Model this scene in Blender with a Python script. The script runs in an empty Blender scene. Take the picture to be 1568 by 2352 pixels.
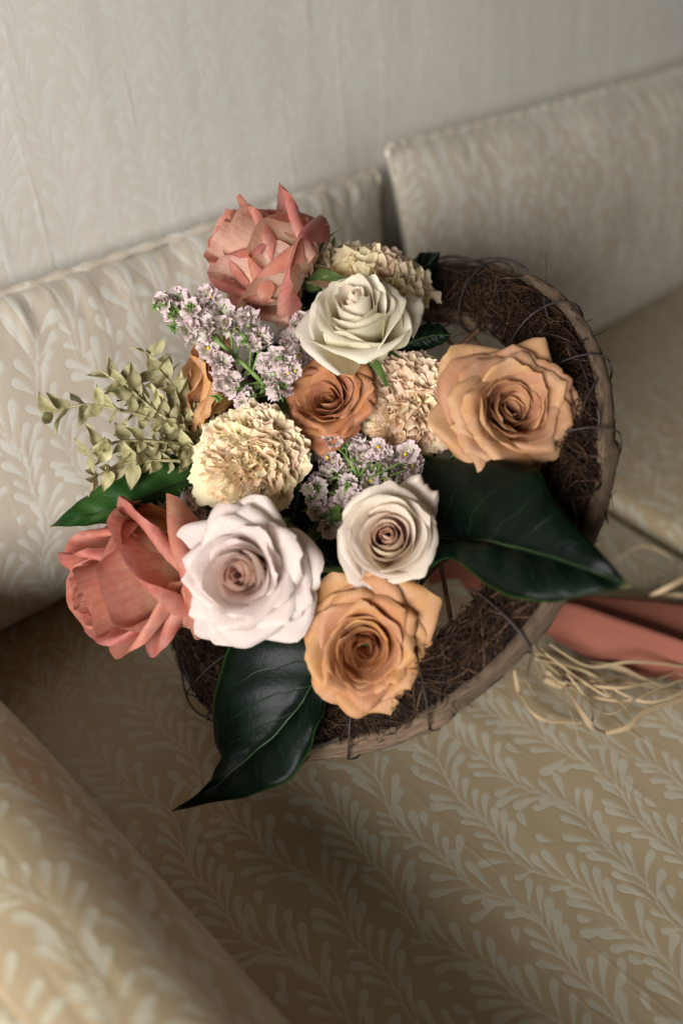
import bpy, math, random
import numpy as np
from mathutils import Vector, Matrix

R_ = math.radians
rng = np.random.default_rng(11)
random.seed(11)
scene = bpy.context.scene
C = scene.collection

# ------------------------------------------------------------------ camera
# frame of reference: 1568 x 2352 picture units, focal length 2250 units
F, CX, CY, CAMZ = 2250.0, 784.0, 1176.0, 0.54
BX = np.array([2816., -1626., 2250.]); BX /= np.linalg.norm(BX)      # along the sofa
DN = np.cross(np.array([-3070., -2200., 2250.]), BX); DN /= np.linalg.norm(DN)   # down
AY = np.cross(DN, BX); AY /= np.linalg.norm(AY)
if AY[2] < 0: AY = -AY                                                # towards the sofa back
W2 = np.array([BX, AY, -DN])                                          # camera (right, down, forward) -> world
CAM = np.array([0., 0., CAMZ])

def cw(v):
    return W2 @ np.asarray(v, float)
def at(u, v, t):
    return CAM + cw(((u - CX) / F * t, (v - CY) / F * t, t))

cam = bpy.data.cameras.new('camera'); camo = bpy.data.objects.new('camera', cam); C.objects.link(camo)
cam.sensor_fit = 'VERTICAL'; cam.sensor_height = 36; cam.lens = F / 2352 * 36
cam.clip_start = 0.01; cam.clip_end = 50
r, d, f = cw((1, 0, 0)), cw((0, 1, 0)), cw((0, 0, 1))
camo.matrix_world = Matrix(((r[0], -d[0], -f[0], CAM[0]), (r[1], -d[1], -f[1], CAM[1]), (r[2], -d[2], -f[2], CAM[2]), (0, 0, 0, 1)))
cam.dof.use_dof = True; cam.dof.focus_distance = 0.59; cam.dof.aperture_fstop = 2.6
cam.dof.aperture_blades = 9
scene.camera = camo

# ------------------------------------------------------------------ light
world = bpy.data.worlds.new('World'); scene.world = world; world.use_nodes = True
bg = world.node_tree.nodes['Background']; bg.inputs[0].default_value = (1.0, 0.74, 0.45, 1); bg.inputs[1].default_value = 0.034

def area(name, loc, target, sx, sy, power, col):
    l = bpy.data.lights.new(name, 'AREA'); l.shape = 'RECTANGLE'; l.size = sx; l.size_y = sy
    l.energy = power; l.color = col
    o = bpy.data.objects.new(name, l); C.objects.link(o); o.location = loc
    o.rotation_euler = (Vector(target) - Vector(loc)).to_track_quat('-Z', 'Y').to_euler()
    return o
area('window_light', (-1.35, -0.30, 0.76), (0.35, 0.35, 0.12), 1.1, 0.75, 68, (1.0, 0.98, 0.955))
area('side_fill_light', (1.5, -1.3, 0.9), (0.5, 0.0, 0.0), 0.5, 0.7, 2.2, (0.97, 0.98, 1.0))  # fill lamp added to brighten the seat at lower right

scene.view_settings.view_transform = 'Standard'; scene.view_settings.look = 'None'
scene.view_settings.exposure = 0; scene.view_settings.gamma = 1
scene.cycles.use_denoising = True
scene.cycles.max_bounces = 6

# ------------------------------------------------------------------ helpers
def link(name, me, mat, parent=None):
    o = bpy.data.objects.new(name, me); C.objects.link(o)
    if mat is not None and not me.materials: me.materials.append(mat)
    if parent is not None: o.parent = parent
    return o
def empty(name, M=None):
    o = bpy.data.objects.new(name, None); C.objects.link(o); o.empty_display_size = 0.01
    if M is not None: o.matrix_world = M
    return o
def tag(o, label=None, cat=None, group=None, kind=None):
    if label: o['label'] = label
    if cat: o['category'] = cat
    if group: o['group'] = group
    if kind: o['kind'] = kind
    return o

def make_mesh(name, V, Fq, uv=None, smooth=True, attrs=None):
    """V (n,3), Fq (m,4) int array or list of faces"""
    me = bpy.data.meshes.new(name)
    V = np.ascontiguousarray(V, np.float32)
    if isinstance(Fq, np.ndarray):
        m, k = Fq.shape
        me.vertices.add(len(V)); me.vertices.foreach_set('co', V.ravel())
        me.loops.add(m * k); me.loops.foreach_set('vertex_index', np.ascontiguousarray(Fq, np.int32).ravel())
        me.polygons.add(m); me.polygons.foreach_set('loop_start', np.arange(0, m * k, k, dtype=np.int32))
        me.update(calc_edges=True)
    else:
        me.from_pydata([tuple(p) for p in V], [], [tuple(q) for q in Fq]); me.update()
    if uv is not None:
        l = me.uv_layers.new(name='UVMap')
        idx = np.empty(len(me.loops), np.int32); me.loops.foreach_get('vertex_index', idx)
        l.data.foreach_set('uv', np.ascontiguousarray(np.asarray(uv, np.float32)[idx]).ravel())
    if attrs:
        for k_, a in attrs.items():
            at_ = me.attributes.new(k_, 'FLOAT', 'POINT'); at_.data.foreach_set('value', np.ascontiguousarray(a, np.float32).ravel())
    if smooth: me.polygons.foreach_set('use_smooth', np.ones(len(me.polygons), bool))
    me.validate()
    return me

def grid_faces(nu, nv, wrap_u=False):
    """vertices indexed i*nv+j"""
    iu = np.arange(nu if wrap_u else nu - 1); jv = np.arange(nv - 1)
    I, J = np.meshgrid(iu, jv, indexing='ij'); I2 = (I + 1) % nu
    return np.stack([I * nv + J, I2 * nv + J, I2 * nv + J + 1, I * nv + J + 1], -1).reshape(-1, 4)

class MB:
    def __init__(s): s.V = []; s.Fc = []; s.U = []; s.n = 0
    def add(s, V, Fq, U=None):
        V = np.asarray(V, float); s.V.append(V); s.Fc.append(np.asarray(Fq) + s.n); s.n += len(V)
        s.U.append(np.zeros((len(V), 2)) if U is None else np.asarray(U, float))
    def build(s, name, mat, parent=None, smooth=True):
        me = make_mesh(name, np.concatenate(s.V), np.concatenate(s.Fc), np.concatenate(s.U), smooth)
        return link(name, me, mat, parent)

def catmull(P, n):
    P = np.asarray(P, float)
    Q = np.vstack([2 * P[0] - P[1], P, 2 * P[-1] - P[-2]])
    out = []
    x = np.linspace(0, len(P) - 1 - 1e-9, n)
    for t in x:
        i = int(t); a = t - i
        p0, p1, p2, p3 = Q[i:i + 4]
        out.append(.5 * ((2 * p1) + (-p0 + p2) * a + (2 * p0 - 5 * p1 + 4 * p2 - p3) * a * a + (-p0 + 3 * p1 - 3 * p2 + p3) * a ** 3))
    return np.array(out)

def frames(P):
    T = np.gradient(P, axis=0); T /= (np.linalg.norm(T, axis=1, keepdims=True) + 1e-12)
    ref = np.array([0, 0, 1.0]) if abs(T[0][2]) < .9 else np.array([1.0, 0, 0])
    N = np.zeros_like(P); n = np.cross(T[0], ref); n /= np.linalg.norm(n)
    for i in range(len(P)):
        n = n - T[i] * np.dot(n, T[i]); n /= (np.linalg.norm(n) + 1e-12); N[i] = n
    return T, N, np.cross(T, N)

def tube_geo(P, rad, sides=6, flat=1.0, caps=True, rough=0.0):
    P = np.asarray(P, float); n = len(P); rad = np.broadcast_to(np.asarray(rad, float), (n,))
    T, N, B = frames(P)
    a = np.linspace(0, 2 * np.pi, sides, endpoint=False)
    rr = rad[:, None] * (1 + rough * rng.normal(size=(n, sides)))
    V = P[:, None] + rr[..., None] * (np.cos(a)[None, :, None] * N[:, None] + flat * np.sin(a)[None, :, None] * B[:, None])
    Fq = []
    for i in range(n - 1):
        for j in range(sides):
            k = (j + 1) % sides
            Fq.append((i * sides + j, i * sides + k, (i + 1) * sides + k, (i + 1) * sides + j))
    V = V.reshape(-1, 3)
    if caps:
        V = np.vstack([V, P[0], P[-1]]); c0, c1 = len(V) - 2, len(V) - 1
        for j in range(sides):
            k = (j + 1) % sides
            Fq.append((c0, k, j, j)); Fq.append((c1, (n - 1) * sides + j, (n - 1) * sides + k, (n - 1) * sides + k))
    L = np.concatenate([[0], np.cumsum(np.linalg.norm(np.diff(P, axis=0), axis=1))])
    U = np.stack(np.broadcast_arrays((np.arange(sides) / sides)[None, :], L[:, None]), -1).reshape(-1, 2)
    if caps: U = np.vstack([U, [0, 0], [0, L[-1]]])
    return V, Fq, U

def tube(name, P, rad, mat, parent=None, sides=6, flat=1.0, rough=0.0):
    V, Fq, U = tube_geo(P, rad, sides, flat, True, rough)
    faces = [tuple(q) if q[2] != q[3] else tuple(q[:3]) for q in Fq]
    return link(name, make_mesh(name, V, faces, U), mat, parent)

# ------------------------------------------------------------------ materials
def new_mat(name):
    m = bpy.data.materials.new(name); m.use_nodes = True
    nt = m.node_tree; b = nt.nodes['Principled BSDF']; o = nt.nodes['Material Output']
    return m, nt, b, o
def nd(nt, t, **kw):
    n = nt.nodes.new(t)
    for k, v in kw.items():
        if k.startswith('i_'): n.inputs[int(k[2:])].default_value = v
        else: setattr(n, k, v)
    return n
def mixc(nt, fac, a, b, mode='MIX'):
    n = nt.nodes.new('ShaderNodeMix'); n.data_type = 'RGBA'; n.blend_type = mode
    for k, x in ((0, fac), (6, a), (7, b)):
        if hasattr(x, 'links') or hasattr(x, 'is_output'): nt.links.new(x, n.inputs[k])
        elif isinstance(x, (int, float)): n.inputs[k].default_value = x
        else: n.inputs[k].default_value = (*x[:3], 1)
    return n.outputs[2]
def mth(nt, op, a, b=None, c=None, clamp=False):
    n = nt.nodes.new('ShaderNodeMath'); n.operation = op; n.use_clamp = clamp
    for k, x in enumerate((a, b, c)):
        if x is None: continue
        if hasattr(x, 'is_output'): nt.links.new(x, n.inputs[k])
        else: n.inputs[k].default_value = x
    return n.outputs[0]
def smooth(nt, v, lo, hi):
    n = nt.nodes.new('ShaderNodeMapRange'); n.interpolation_type = 'SMOOTHSTEP'
    nt.links.new(v, n.inputs[0]); n.inputs[1].default_value = lo; n.inputs[2].default_value = hi
    return n.outputs[0]
def noise(nt, vec, scale, detail=3, rough=.5, dist=0.0):
    n = nt.nodes.new('ShaderNodeTexNoise'); n.inputs['Scale'].default_value = scale; n.inputs['Detail'].default_value = detail
    n.inputs['Roughness'].default_value = rough; n.inputs['Distortion'].default_value = dist
    if vec is not None: nt.links.new(vec, n.inputs['Vector'])
    return n.outputs[0]
def mapping(nt, vec, scale=(1, 1, 1), loc=(0, 0, 0)):
    n = nt.nodes.new('ShaderNodeMapping'); nt.links.new(vec, n.inputs[0]); n.inputs['Scale'].default_value = scale; n.inputs['Location'].default_value = loc
    return n.outputs[0]

def petal_mat(name, in_base, in_tip, out_base, out_tip, edge, edge_amt=.5, vein=.10, transl=.28, spots=None, heart=None, edge_lo=.90):
    m, nt, b, o = new_mat(name); L = nt.links.new
    uv = nd(nt, 'ShaderNodeUVMap').outputs[0]
    sep = nd(nt, 'ShaderNodeSeparateXYZ'); L(uv, sep.inputs[0])
    s, t = sep.outputs[0], sep.outputs[1]
    rnd = nd(nt, 'ShaderNodeObjectInfo').outputs['Random']
    tc = nd(nt, 'ShaderNodeTexCoord').outputs['Object']
    big = noise(nt, tc, 90, 3, .6)
    tt = mth(nt, 'ADD', t, mth(nt, 'MULTIPLY', mth(nt, 'SUBTRACT', big, .5), .45))
    g = smooth(nt, tt, .30, .92)
    ci = mixc(nt, g, in_base, in_tip); co = mixc(nt, g, out_base, out_tip)
    if heart:                                                   # the inner petals of the bloom are a deeper colour
        rk = nd(nt, 'ShaderNodeSeparateColor'); L(nd(nt, 'ShaderNodeObjectInfo').outputs['Color'], rk.inputs[0])
        hf = smooth(nt, rk.outputs[0], .62, .10)
        ci = mixc(nt, hf, ci, heart); co = mixc(nt, mth(nt, 'MULTIPLY', hf, .6), co, heart)
    bf = nd(nt, 'ShaderNodeNewGeometry').outputs['Backfacing']
    col = mixc(nt, bf, ci, co)
    # margin tint
    e = mth(nt, 'MAXIMUM', smooth(nt, t, edge_lo, 1.0), smooth(nt, mth(nt, 'ABSOLUTE', s), edge_lo, 1.0))
    e = mth(nt, 'MULTIPLY', e, mth(nt, 'MULTIPLY', smooth(nt, noise(nt, tc, 160, 2), .35, .75), edge_amt))
    col = mixc(nt, e, col, edge)
    # veins that run up the petal
    vv = mapping(nt, uv, (13, 1.1, 1)); vn = noise(nt, vv, 1.6, 5, .65, .35)
    vfac = mth(nt, 'MULTIPLY', mth(nt, 'SUBTRACT', vn, .5), vein * 4)
    hs = nd(nt, 'ShaderNodeHueSaturation'); L(col, hs.inputs['Color'])
    L(mth(nt, 'ADD', 1.0, mth(nt, 'ADD', vfac, mth(nt, 'MULTIPLY', mth(nt, 'SUBTRACT', rnd, .5), .14))), hs.inputs['Value'])
    L(mth(nt, 'ADD', 1.0, mth(nt, 'MULTIPLY', mth(nt, 'SUBTRACT', big, .5), .5)), hs.inputs['Saturation'])
    L(mth(nt, 'ADD', .5, mth(nt, 'MULTIPLY', mth(nt, 'SUBTRACT', rnd, .5), .018)), hs.inputs['Hue'])
    col = hs.outputs[0]
    if spots:
        sp = smooth(nt, noise(nt, tc, 420, 2, .5), .70, .76)
        col = mixc(nt, mth(nt, 'MULTIPLY', sp, .55), col, spots)
    L(col, b.inputs['Base Color']); b.inputs['Roughness'].default_value = .55; b.inputs['Specular IOR Level'].default_value = .28
    bm = nd(nt, 'ShaderNodeBump'); bm.inputs['Strength'].default_value = .30; bm.inputs['Distance'].default_value = .0007
    hgt = mth(nt, 'ADD', mth(nt, 'MULTIPLY', vn, .6), mth(nt, 'MULTIPLY', noise(nt, tc, 800, 3, .6), .35))
    L(hgt, bm.inputs['Height']); L(bm.outputs[0], b.inputs['Normal'])
    tr = nd(nt, 'ShaderNodeBsdfTranslucent'); L(col, tr.inputs[0]); L(bm.outputs[0], tr.inputs['Normal'])
    mx = nd(nt, 'ShaderNodeMixShader', i_0=transl); L(b.outputs[0], mx.inputs[1]); L(tr.outputs[0], mx.inputs[2]); L(mx.outputs[0], o.inputs[0])
    return m

M = {}
M['coral'] = petal_mat('coral_petal', (.74, .42, .23), (.60, .235, .175), (.80, .50, .31), (.58, .225, .175), (.40, .12, .10), .5, .14, .40, (.40, .13, .09), (.58, .24, .165), .80)
M['coral_top'] = petal_mat('salmon_petal', (.74, .46, .34), (.60, .24, .185), (.88, .68, .53), (.78, .49, .38), (.40, .125, .11), .5, .14, .40, (.42, .16, .12), None, .80)
M['cream'] = petal_mat('cream_petal', (.78, .70, .48), (.82, .755, .64), (.76, .72, .50), (.82, .765, .62), (.62, .60, .32), .45, .06, .38, (.42, .30, .15), (.86, .74, .62))
M['white'] = petal_mat('blush_white_petal', (.82, .60, .50), (.80, .685, .645), (.74, .68, .50), (.79, .71, .63), (.60, .52, .36), .45, .07, .42, (.55, .42, .30), (.87, .62, .53))
M['blush'] = petal_mat('blush_petal', (.80, .50, .40), (.83, .71, .62), (.66, .66, .38), (.79, .74, .55), (.55, .50, .28), .45, .06, .42, (.40, .28, .14), (.88, .61, .51))
M['tan'] = petal_mat('tan_petal', (.50, .23, .10), (.565, .315, .175), (.60, .36, .15), (.585, .335, .18), (.62, .40, .16), .5, .09, .32, (.32, .16, .06), (.53, .265, .14))
M['amber'] = petal_mat('amber_petal', (.52, .215, .08), (.585, .30, .145), (.66, .38, .13), (.61, .33, .145), (.64, .40, .15), .5, .09, .32, (.34, .17, .06), (.53, .245, .11))
M['brown'] = petal_mat('caramel_petal', (.40, .14, .05), (.52, .235, .115), (.52, .24, .08), (.54, .25, .11), (.38, .17, .07), .5, .09, .25, (.26, .11, .04), (.46, .19, .09))
M['carn'] = petal_mat('peach_carnation_petal', (.90, .70, .36), (.92, .79, .54), (.91, .79, .46), (.92, .81, .54), (.95, .87, .66), .6, .06, .38, None, (.93, .70, .52))
M['carn_pink'] = petal_mat('pink_carnation_petal', (.90, .62, .38), (.92, .71, .54), (.90, .70, .45), (.92, .76, .56), (.95, .83, .65), .6, .06, .38)
M['statice'] = petal_mat('lilac_floret', (.68, .66, .48), (.77, .665, .655), (.58, .57, .42), (.74, .57, .59), (.84, .76, .75), .6, .35, .3)

def simple_mat(name, c1, c2, scale, rough, bump=0.0, bscale=None, stretch=(1, 1, 1), transl=0, spec=.3, coord='Object', uvc=False, randv=.2):
    m, nt, b, o = new_mat(name); L = nt.links.new
    tc = nd(nt, 'ShaderNodeUVMap').outputs[0] if uvc else nd(nt, 'ShaderNodeTexCoord').outputs[coord]
    v = mapping(nt, tc, stretch)
    n = noise(nt, v, scale, 5, .6)
    col = mixc(nt, smooth(nt, n, .3, .7), c1, c2)
    hs = nd(nt, 'ShaderNodeHueSaturation'); L(col, hs.inputs['Color'])
    rnd = nd(nt, 'ShaderNodeObjectInfo').outputs['Random']
    L(mth(nt, 'ADD', 1 - randv, mth(nt, 'MULTIPLY', rnd, 2 * randv)), hs.inputs['Value']); col = hs.outputs[0]
    L(col, b.inputs['Base Color']); b.inputs['Roughness'].default_value = rough; b.inputs['Specular IOR Level'].default_value = spec
    if bump:
        bm = nd(nt, 'ShaderNodeBump'); bm.inputs['Strength'].default_value = .6; bm.inputs['Distance'].default_value = bump
        L(noise(nt, v, bscale or scale, 5, .65), bm.inputs['Height']); L(bm.outputs[0], b.inputs['Normal'])
    if transl:
        tr = nd(nt, 'ShaderNodeBsdfTranslucent'); L(col, tr.inputs[0])
        mx = nd(nt, 'ShaderNodeMixShader', i_0=transl); L(b.outputs[0], mx.inputs[1]); L(tr.outputs[0], mx.inputs[2]); L(mx.outputs[0], o.inputs[0])
    return m
M['stem'] = simple_mat('green_stem', (.10, .17, .04), (.18, .26, .08), 200, .5)
M['bract'] = simple_mat('green_bract', (.12, .22, .04), (.22, .34, .09), 300, .6, transl=.2)
M['sepal'] = simple_mat('green_sepal', (.06, .10, .025), (.12, .19, .05), 200, .5, transl=.15)
M['yellow'] = simple_mat('yellow_centre', (.75, .48, .02), (.8, .6, .05), 500, .5)
M['pale_leaf'] = simple_mat('pale_dried_leaf', (.30, .275, .125), (.49, .445, .25), 130, .55, .0006, 300, transl=.15, randv=.28)
M['bark'] = simple_mat('vine_bark', (.05, .032, .02), (.21, .14, .09), 3, .85, .0030, 4, stretch=(16, 26, 1), uvc=True)
m, nt, b, o = new_mat('root_fibre')
fu = nd(nt, 'ShaderNodeSeparateXYZ'); nt.links.new(nd(nt, 'ShaderNodeUVMap').outputs[0], fu.inputs[0])
fc_ = mixc(nt, mth(nt, 'POWER', fu.outputs[0], 1.8), (.010, .0055, .003), (.070, .036, .019))
fc_ = mixc(nt, smooth(nt, fu.outputs[0], .93, .97), fc_, (.14, .08, .05))
nt.links.new(fc_, b.inputs['Base Color']); b.inputs['Roughness'].default_value = .6; b.inputs['Specular IOR Level'].default_value = .15
M['fibre'] = m
M['core'] = simple_mat('nest_core', (.012, .007, .005), (.03, .016, .012), 80, .95, .004, 300, randv=0)
M['twig'] = simple_mat('vine_twig', (.065, .030, .016), (.15, .07, .036), 150, .7, .0006, 500)
M['tendril'] = simple_mat('dry_tendril', (.30, .17, .08), (.42, .27, .14), 150, .7)
M['wire'] = simple_mat('dark_binding', (.018, .013, .012), (.045, .033, .03), 100, .55)
M['raffia'] = simple_mat('straw_raffia', (.48, .34, .18), (.70, .54, .34), 12, .6, .0006, 26, stretch=(9, 1, 1), uvc=True, transl=.2)

def dark_leaf_mat():
    m, nt, b, o = new_mat('glossy_dark_leaf'); L = nt.links.new
    uv = nd(nt, 'ShaderNodeUVMap').outputs[0]; sep = nd(nt, 'ShaderNodeSeparateXYZ'); L(uv, sep.inputs[0])
    s, t = sep.outputs[0], sep.outputs[1]; a = mth(nt, 'ABSOLUTE', s)
    tc = nd(nt, 'ShaderNodeTexCoord').outputs['Object']
    # side veins sweep forward from the midrib
    ph = mth(nt, 'SUBTRACT', mth(nt, 'MULTIPLY', t, 7.5), mth(nt, 'MULTIPLY', mth(nt, 'POWER', a, .8), 2.1))
    ph = mth(nt, 'ADD', ph, mth(nt, 'MULTIPLY', noise(nt, uv, 3.0, 2), .7))
    fr = mth(nt, 'ABSOLUTE', mth(nt, 'SUBTRACT', mth(nt, 'FRACT', ph), .5))
    vein = mth(nt, 'MULTIPLY', mth(nt, 'SUBTRACT', 1.0, smooth(nt, fr, .0, .045)), smooth(nt, a, 1.0, .5))
    n = noise(nt, tc, 45, 4)
    col = mixc(nt, smooth(nt, n, .3, .7), (.0012, .0040, .0022), (.0026, .0080, .0036))
    edge = smooth(nt, a, .955, 1.0)
    col = mixc(nt, mth(nt, 'MULTIPLY', edge, .6), col, (.03, .07, .014))
    tip = mth(nt, 'MULTIPLY', smooth(nt, t, .95, 1.0), .8); col = mixc(nt, tip, col, (.13, .14, .03))
    col = mixc(nt, mth(nt, 'MULTIPLY', vein, .30), col, (.016, .036, .014))
    dust = smooth(nt, noise(nt, tc, 900, 1), .745, .77); col = mixc(nt, mth(nt, 'MULTIPLY', dust, .22), col, (.16, .16, .12))
    L(col, b.inputs['Base Color']); b.inputs['Specular IOR Level'].default_value = .10
    L(mth(nt, 'ADD', .30, mth(nt, 'MULTIPLY', n, .16)), b.inputs['Roughness'])
    bm = nd(nt, 'ShaderNodeBump'); bm.inputs['Strength'].default_value = .5; bm.inputs['Distance'].default_value = .0016
    L(mth(nt, 'ADD', mth(nt, 'MULTIPLY', vein, -.16), mth(nt, 'MULTIPLY', noise(nt, tc, 330, 4, .6), .30)), bm.inputs['Height']); L(bm.outputs[0], b.inputs['Normal'])
    return m
M['dark_leaf'] = dark_leaf_mat()
def clone_leaf(name, c1, c2):
    m = M['dark_leaf'].copy(); m.name = name
    for n in m.node_tree.nodes:
        if n.bl_idname == 'ShaderNodeMix' and abs(n.inputs[6].default_value[1] - .0040) < .0005:
            n.inputs[6].default_value = (*c1, 1); n.inputs[7].default_value = (*c2, 1)
    return m
M['green_leaf'] = clone_leaf('mid_green_leaf', (.012, .042, .008), (.026, .070, .014))
M['midrib'] = simple_mat('leaf_midrib', (.010, .026, .008), (.024, .05, .014), 80, .45)

def fabric_mat(nm, g0, g1, gd, l0, l1, ld, relief=1.0):
    m, nt, b, o = new_mat(nm); L = nt.links.new
    pa = nd(nt, 'ShaderNodeAttribute'); pa.attribute_name = 'motif'; sd = pa.outputs['Fac']
    uv = nd(nt, 'ShaderNodeUVMap').outputs[0]
    jag = noise(nt, mapping(nt, uv, (1, 2.2, 1)), 900, 1)
    sdj = mth(nt, 'ADD', sd, mth(nt, 'MULTIPLY', mth(nt, 'SUBTRACT', jag, .5), .9))
    mask = smooth(nt, sdj, .30, -.30)
    rimm = mth(nt, 'MULTIPLY', smooth(nt, sd, -1.0, .1), smooth(nt, sd, 1.5, .2))
    wv = noise(nt, mapping(nt, uv, (2600, 420, 1)), 1, 2)
    wl = noise(nt, mapping(nt, uv, (500, 2600, 1)), 1, 2)
    tone = noise(nt, uv, 9, 3)
    ground = mixc(nt, tone, g0, g1)
    leafc = mixc(nt, tone, l0, l1)
    ground = mixc(nt, mth(nt, 'MULTIPLY', wv, .35), ground, gd)
    leafc = mixc(nt, mth(nt, 'MULTIPLY', wl, .35), leafc, ld)
    col = mixc(nt, mask, ground, leafc)
    L(col, b.inputs['Base Color'])
    L(mth(nt, 'ADD', .34, mth(nt, 'MULTIPLY', mask, .22)), b.inputs['Roughness'])
    b.inputs['Specular IOR Level'].default_value = .5
    b.inputs['Sheen Weight'].default_value = .25; b.inputs['Sheen Roughness'].default_value = .35
    # relief: flat motifs sunk at their outline, puckers along the warp
    pk = noise(nt, mapping(nt, uv, (95, 13, 1)), 1, 3, .55, .4)
    pk2 = smooth(nt, noise(nt, mapping(nt, uv, (60, 7, 1), (3.1, 1.7, 0)), 1, 2, .5, .3), .55, .78)
    h = mth(nt, 'ADD', mth(nt, 'MULTIPLY', rimm, -.13), mth(nt, 'MULTIPLY', pk, .40))
    h = mth(nt, 'ADD', h, mth(nt, 'MULTIPLY', pk2, 1.0))
    h = mth(nt, 'ADD', h, mth(nt, 'MULTIPLY', mth(nt, 'ADD', wv, wl), .05))
    bm = nd(nt, 'ShaderNodeBump'); bm.inputs['Strength'].default_value = .7 * relief; bm.inputs['Distance'].default_value = .0007
    L(h, bm.inputs['Height']); L(bm.outputs[0], b.inputs['Normal'])
    return m
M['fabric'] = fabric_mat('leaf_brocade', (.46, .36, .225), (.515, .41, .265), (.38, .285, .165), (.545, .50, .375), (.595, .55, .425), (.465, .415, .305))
M['fabric_back'] = fabric_mat('lit_leaf_brocade', (.60, .565, .50), (.65, .615, .55), (.55, .51, .445), (.62, .605, .555), (.67, .655, .605), (.57, .55, .495), .55)  # same brocade; light and sheen on the back put into paler, flatter colours
M['fabric_pillow'] = fabric_mat('lit_cushion_brocade', (.54, .475, .38), (.59, .525, .425), (.47, .40, .305), (.63, .605, .535), (.68, .655, .58), (.55, .525, .445), .8)  # same brocade again, its colours lightened for the light on the cushions
M['dark_gap'] = simple_mat('sofa_lining', (.05, .03, .02), (.08, .05, .03), 60, .9)
m, nt, b, o = new_mat('coral_satin'); 
tcx = nd(nt, 'ShaderNodeUVMap').outputs[0]
cc = mixc(nt, noise(nt, mapping(nt, tcx, (40, 900, 1)), 1, 3), (.27, .092, .062), (.335, .122, .084)); nt.links.new(cc, b.inputs['Base Color'])
b.inputs['Roughness'].default_value = .7; b.inputs['Specular IOR Level'].default_value = .12
M['ribbon'] = m

# ------------------------------------------------------------------ woven motif: distance field over a 1 m square
def motif_field(N=900, size=0.9, seed=5):
    rg = np.random.default_rng(seed)
    px = size / N * 1000.0                                      # mm per cell
    D = np.full((N, N), 6.0, np.float32)
    def stroke(P, rad):
        P = np.asarray(P); rad = np.asarray(rad)
        lo = np.floor((P.min(0) - 7) / px).astype(int); hi = np.ceil((P.max(0) + 7) / px).astype(int)
        xs = np.arange(lo[0], hi[0] + 1); ys = np.arange(lo[1], hi[1] + 1)
        X, Y = np.meshgrid(xs * px, ys * px, indexing='ij')
        d = np.full(X.shape, 9.0)
        for (x, y), r0 in zip(P, rad):
            d = np.minimum(d, np.hypot(X - x, Y - y) - r0)
        ix = np.ix_(xs % N, ys % N)
        D[ix] = np.minimum(D[ix], d)
    def val(p):
        return D[int(round(p[0] / px)) % N, int(round(p[1] / px)) % N]
    S = size * 1000
    nst = 24; sp = S / nst
    for k in range(nst):
        u0 = (k + .5) * sp; A = 7; lam = S / 6; ph = rg.uniform(0, 6.28)
        A2 = 3; lam2 = S / 15; ph2 = rg.uniform(0, 6.28)
        cx = lambda v: u0 + A * np.sin(6.2832 * v / lam + ph) + A2 * np.sin(6.2832 * v / lam2 + ph2)
        vv = np.arange(0, S, .9)
        for i in range(0, len(vv), 60):
            seg = vv[i:i + 62]; stroke(np.stack([cx(seg), seg], -1), np.full(len(seg), .75))
        v = rg.uniform(0, 8); side = 1
        while v < S:
            side = -side
            for tries in range(7):
                Lf = rg.uniform(17, 29) if tries < 4 else rg.uniform(10, 15)
                a0 = R_(rg.uniform(12, 24)); a1 = R_(rg.uniform(30, 62))
                tt = np.linspace(0, 1, 20)
                ang = a0 + (a1 - a0) * tt ** .8
                if rg.random() < .25: ang = a0 + (a1 - a0) * np.sin(tt * 2.4)
                base_dir = np.arctan2(cx(v + 2) - cx(v), 2.0)
                dx = np.sin(base_dir + side * ang); dy = np.cos(base_dir + side * ang)
                P = np.stack([cx(v) + np.cumsum(dx) * Lf / 20, v + np.cumsum(dy) * Lf / 20], -1)
                rm = rg.uniform(2.0, 2.8) * (Lf / 20) ** .5
                tip = P[-1]; mid = P[13]
                if val(tip) > rm + .8 and val(P[16]) > rm + .4 and val(mid) > .7:
                    rad = .58 + (rm - .58) * np.clip((tt - .15) / .75, 0, 1) ** 1.5
                    rad[-1] *= .82
                    stroke(P, rad); break
            v += rg.uniform(3.0, 5.2)
    # small sprigs where there is still room
    for _ in range(6000):
        p = rg.uniform(0, S, 2)
        if val(p) > 4.0:
            a = rg.uniform(-.9, .9); Lf = rg.uniform(9, 13); tt = np.linspace(0, 1, 14)
            P = np.stack([p[0] + np.sin(a + .5 * tt) * Lf * (tt - 1), p[1] + np.cos(a) * Lf * (tt - 1)], -1)
            stroke(P, .35 + 2.3 * np.clip((tt - .2) / .7, 0, 1) ** 1.3)
    return D, size
MOT, MSZ = motif_field()
def motif(u, v):
    N = MOT.shape[0]; x = (u / MSZ * N) % N; y = (v / MSZ * N) % N
    i = np.floor(x).astype(int); j = np.floor(y).astype(int); a = x - i; b_ = y - j
    i %= N; j %= N; i1 = (i + 1) % N; j1 = (j + 1) % N
    return (MOT[i, j] * (1 - a) * (1 - b_) + MOT[i1, j] * a * (1 - b_) + MOT[i, j1] * (1 - a) * b_ + MOT[i1, j1] * a * b_)

def vnoise(x, y, seed, scale):
    """cheap smooth value noise"""
    rg = np.random.default_rng(seed); T = rg.random((64, 64))
    x = np.asarray(x) * scale; y = np.asarray(y) * scale
    i = np.floor(x).astype(int); j = np.floor(y).astype(int); a = x - i; b_ = y - j
    a = a * a * (3 - 2 * a); b_ = b_ * b_ * (3 - 2 * b_)
    g = lambda p, q: T[p % 64, q % 64]
    return g(i, j) * (1 - a) * (1 - b_) + g(i + 1, j) * a * (1 - b_) + g(i, j + 1) * (1 - a) * b_ + g(i + 1, j + 1) * a * b_ - .5

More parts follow.
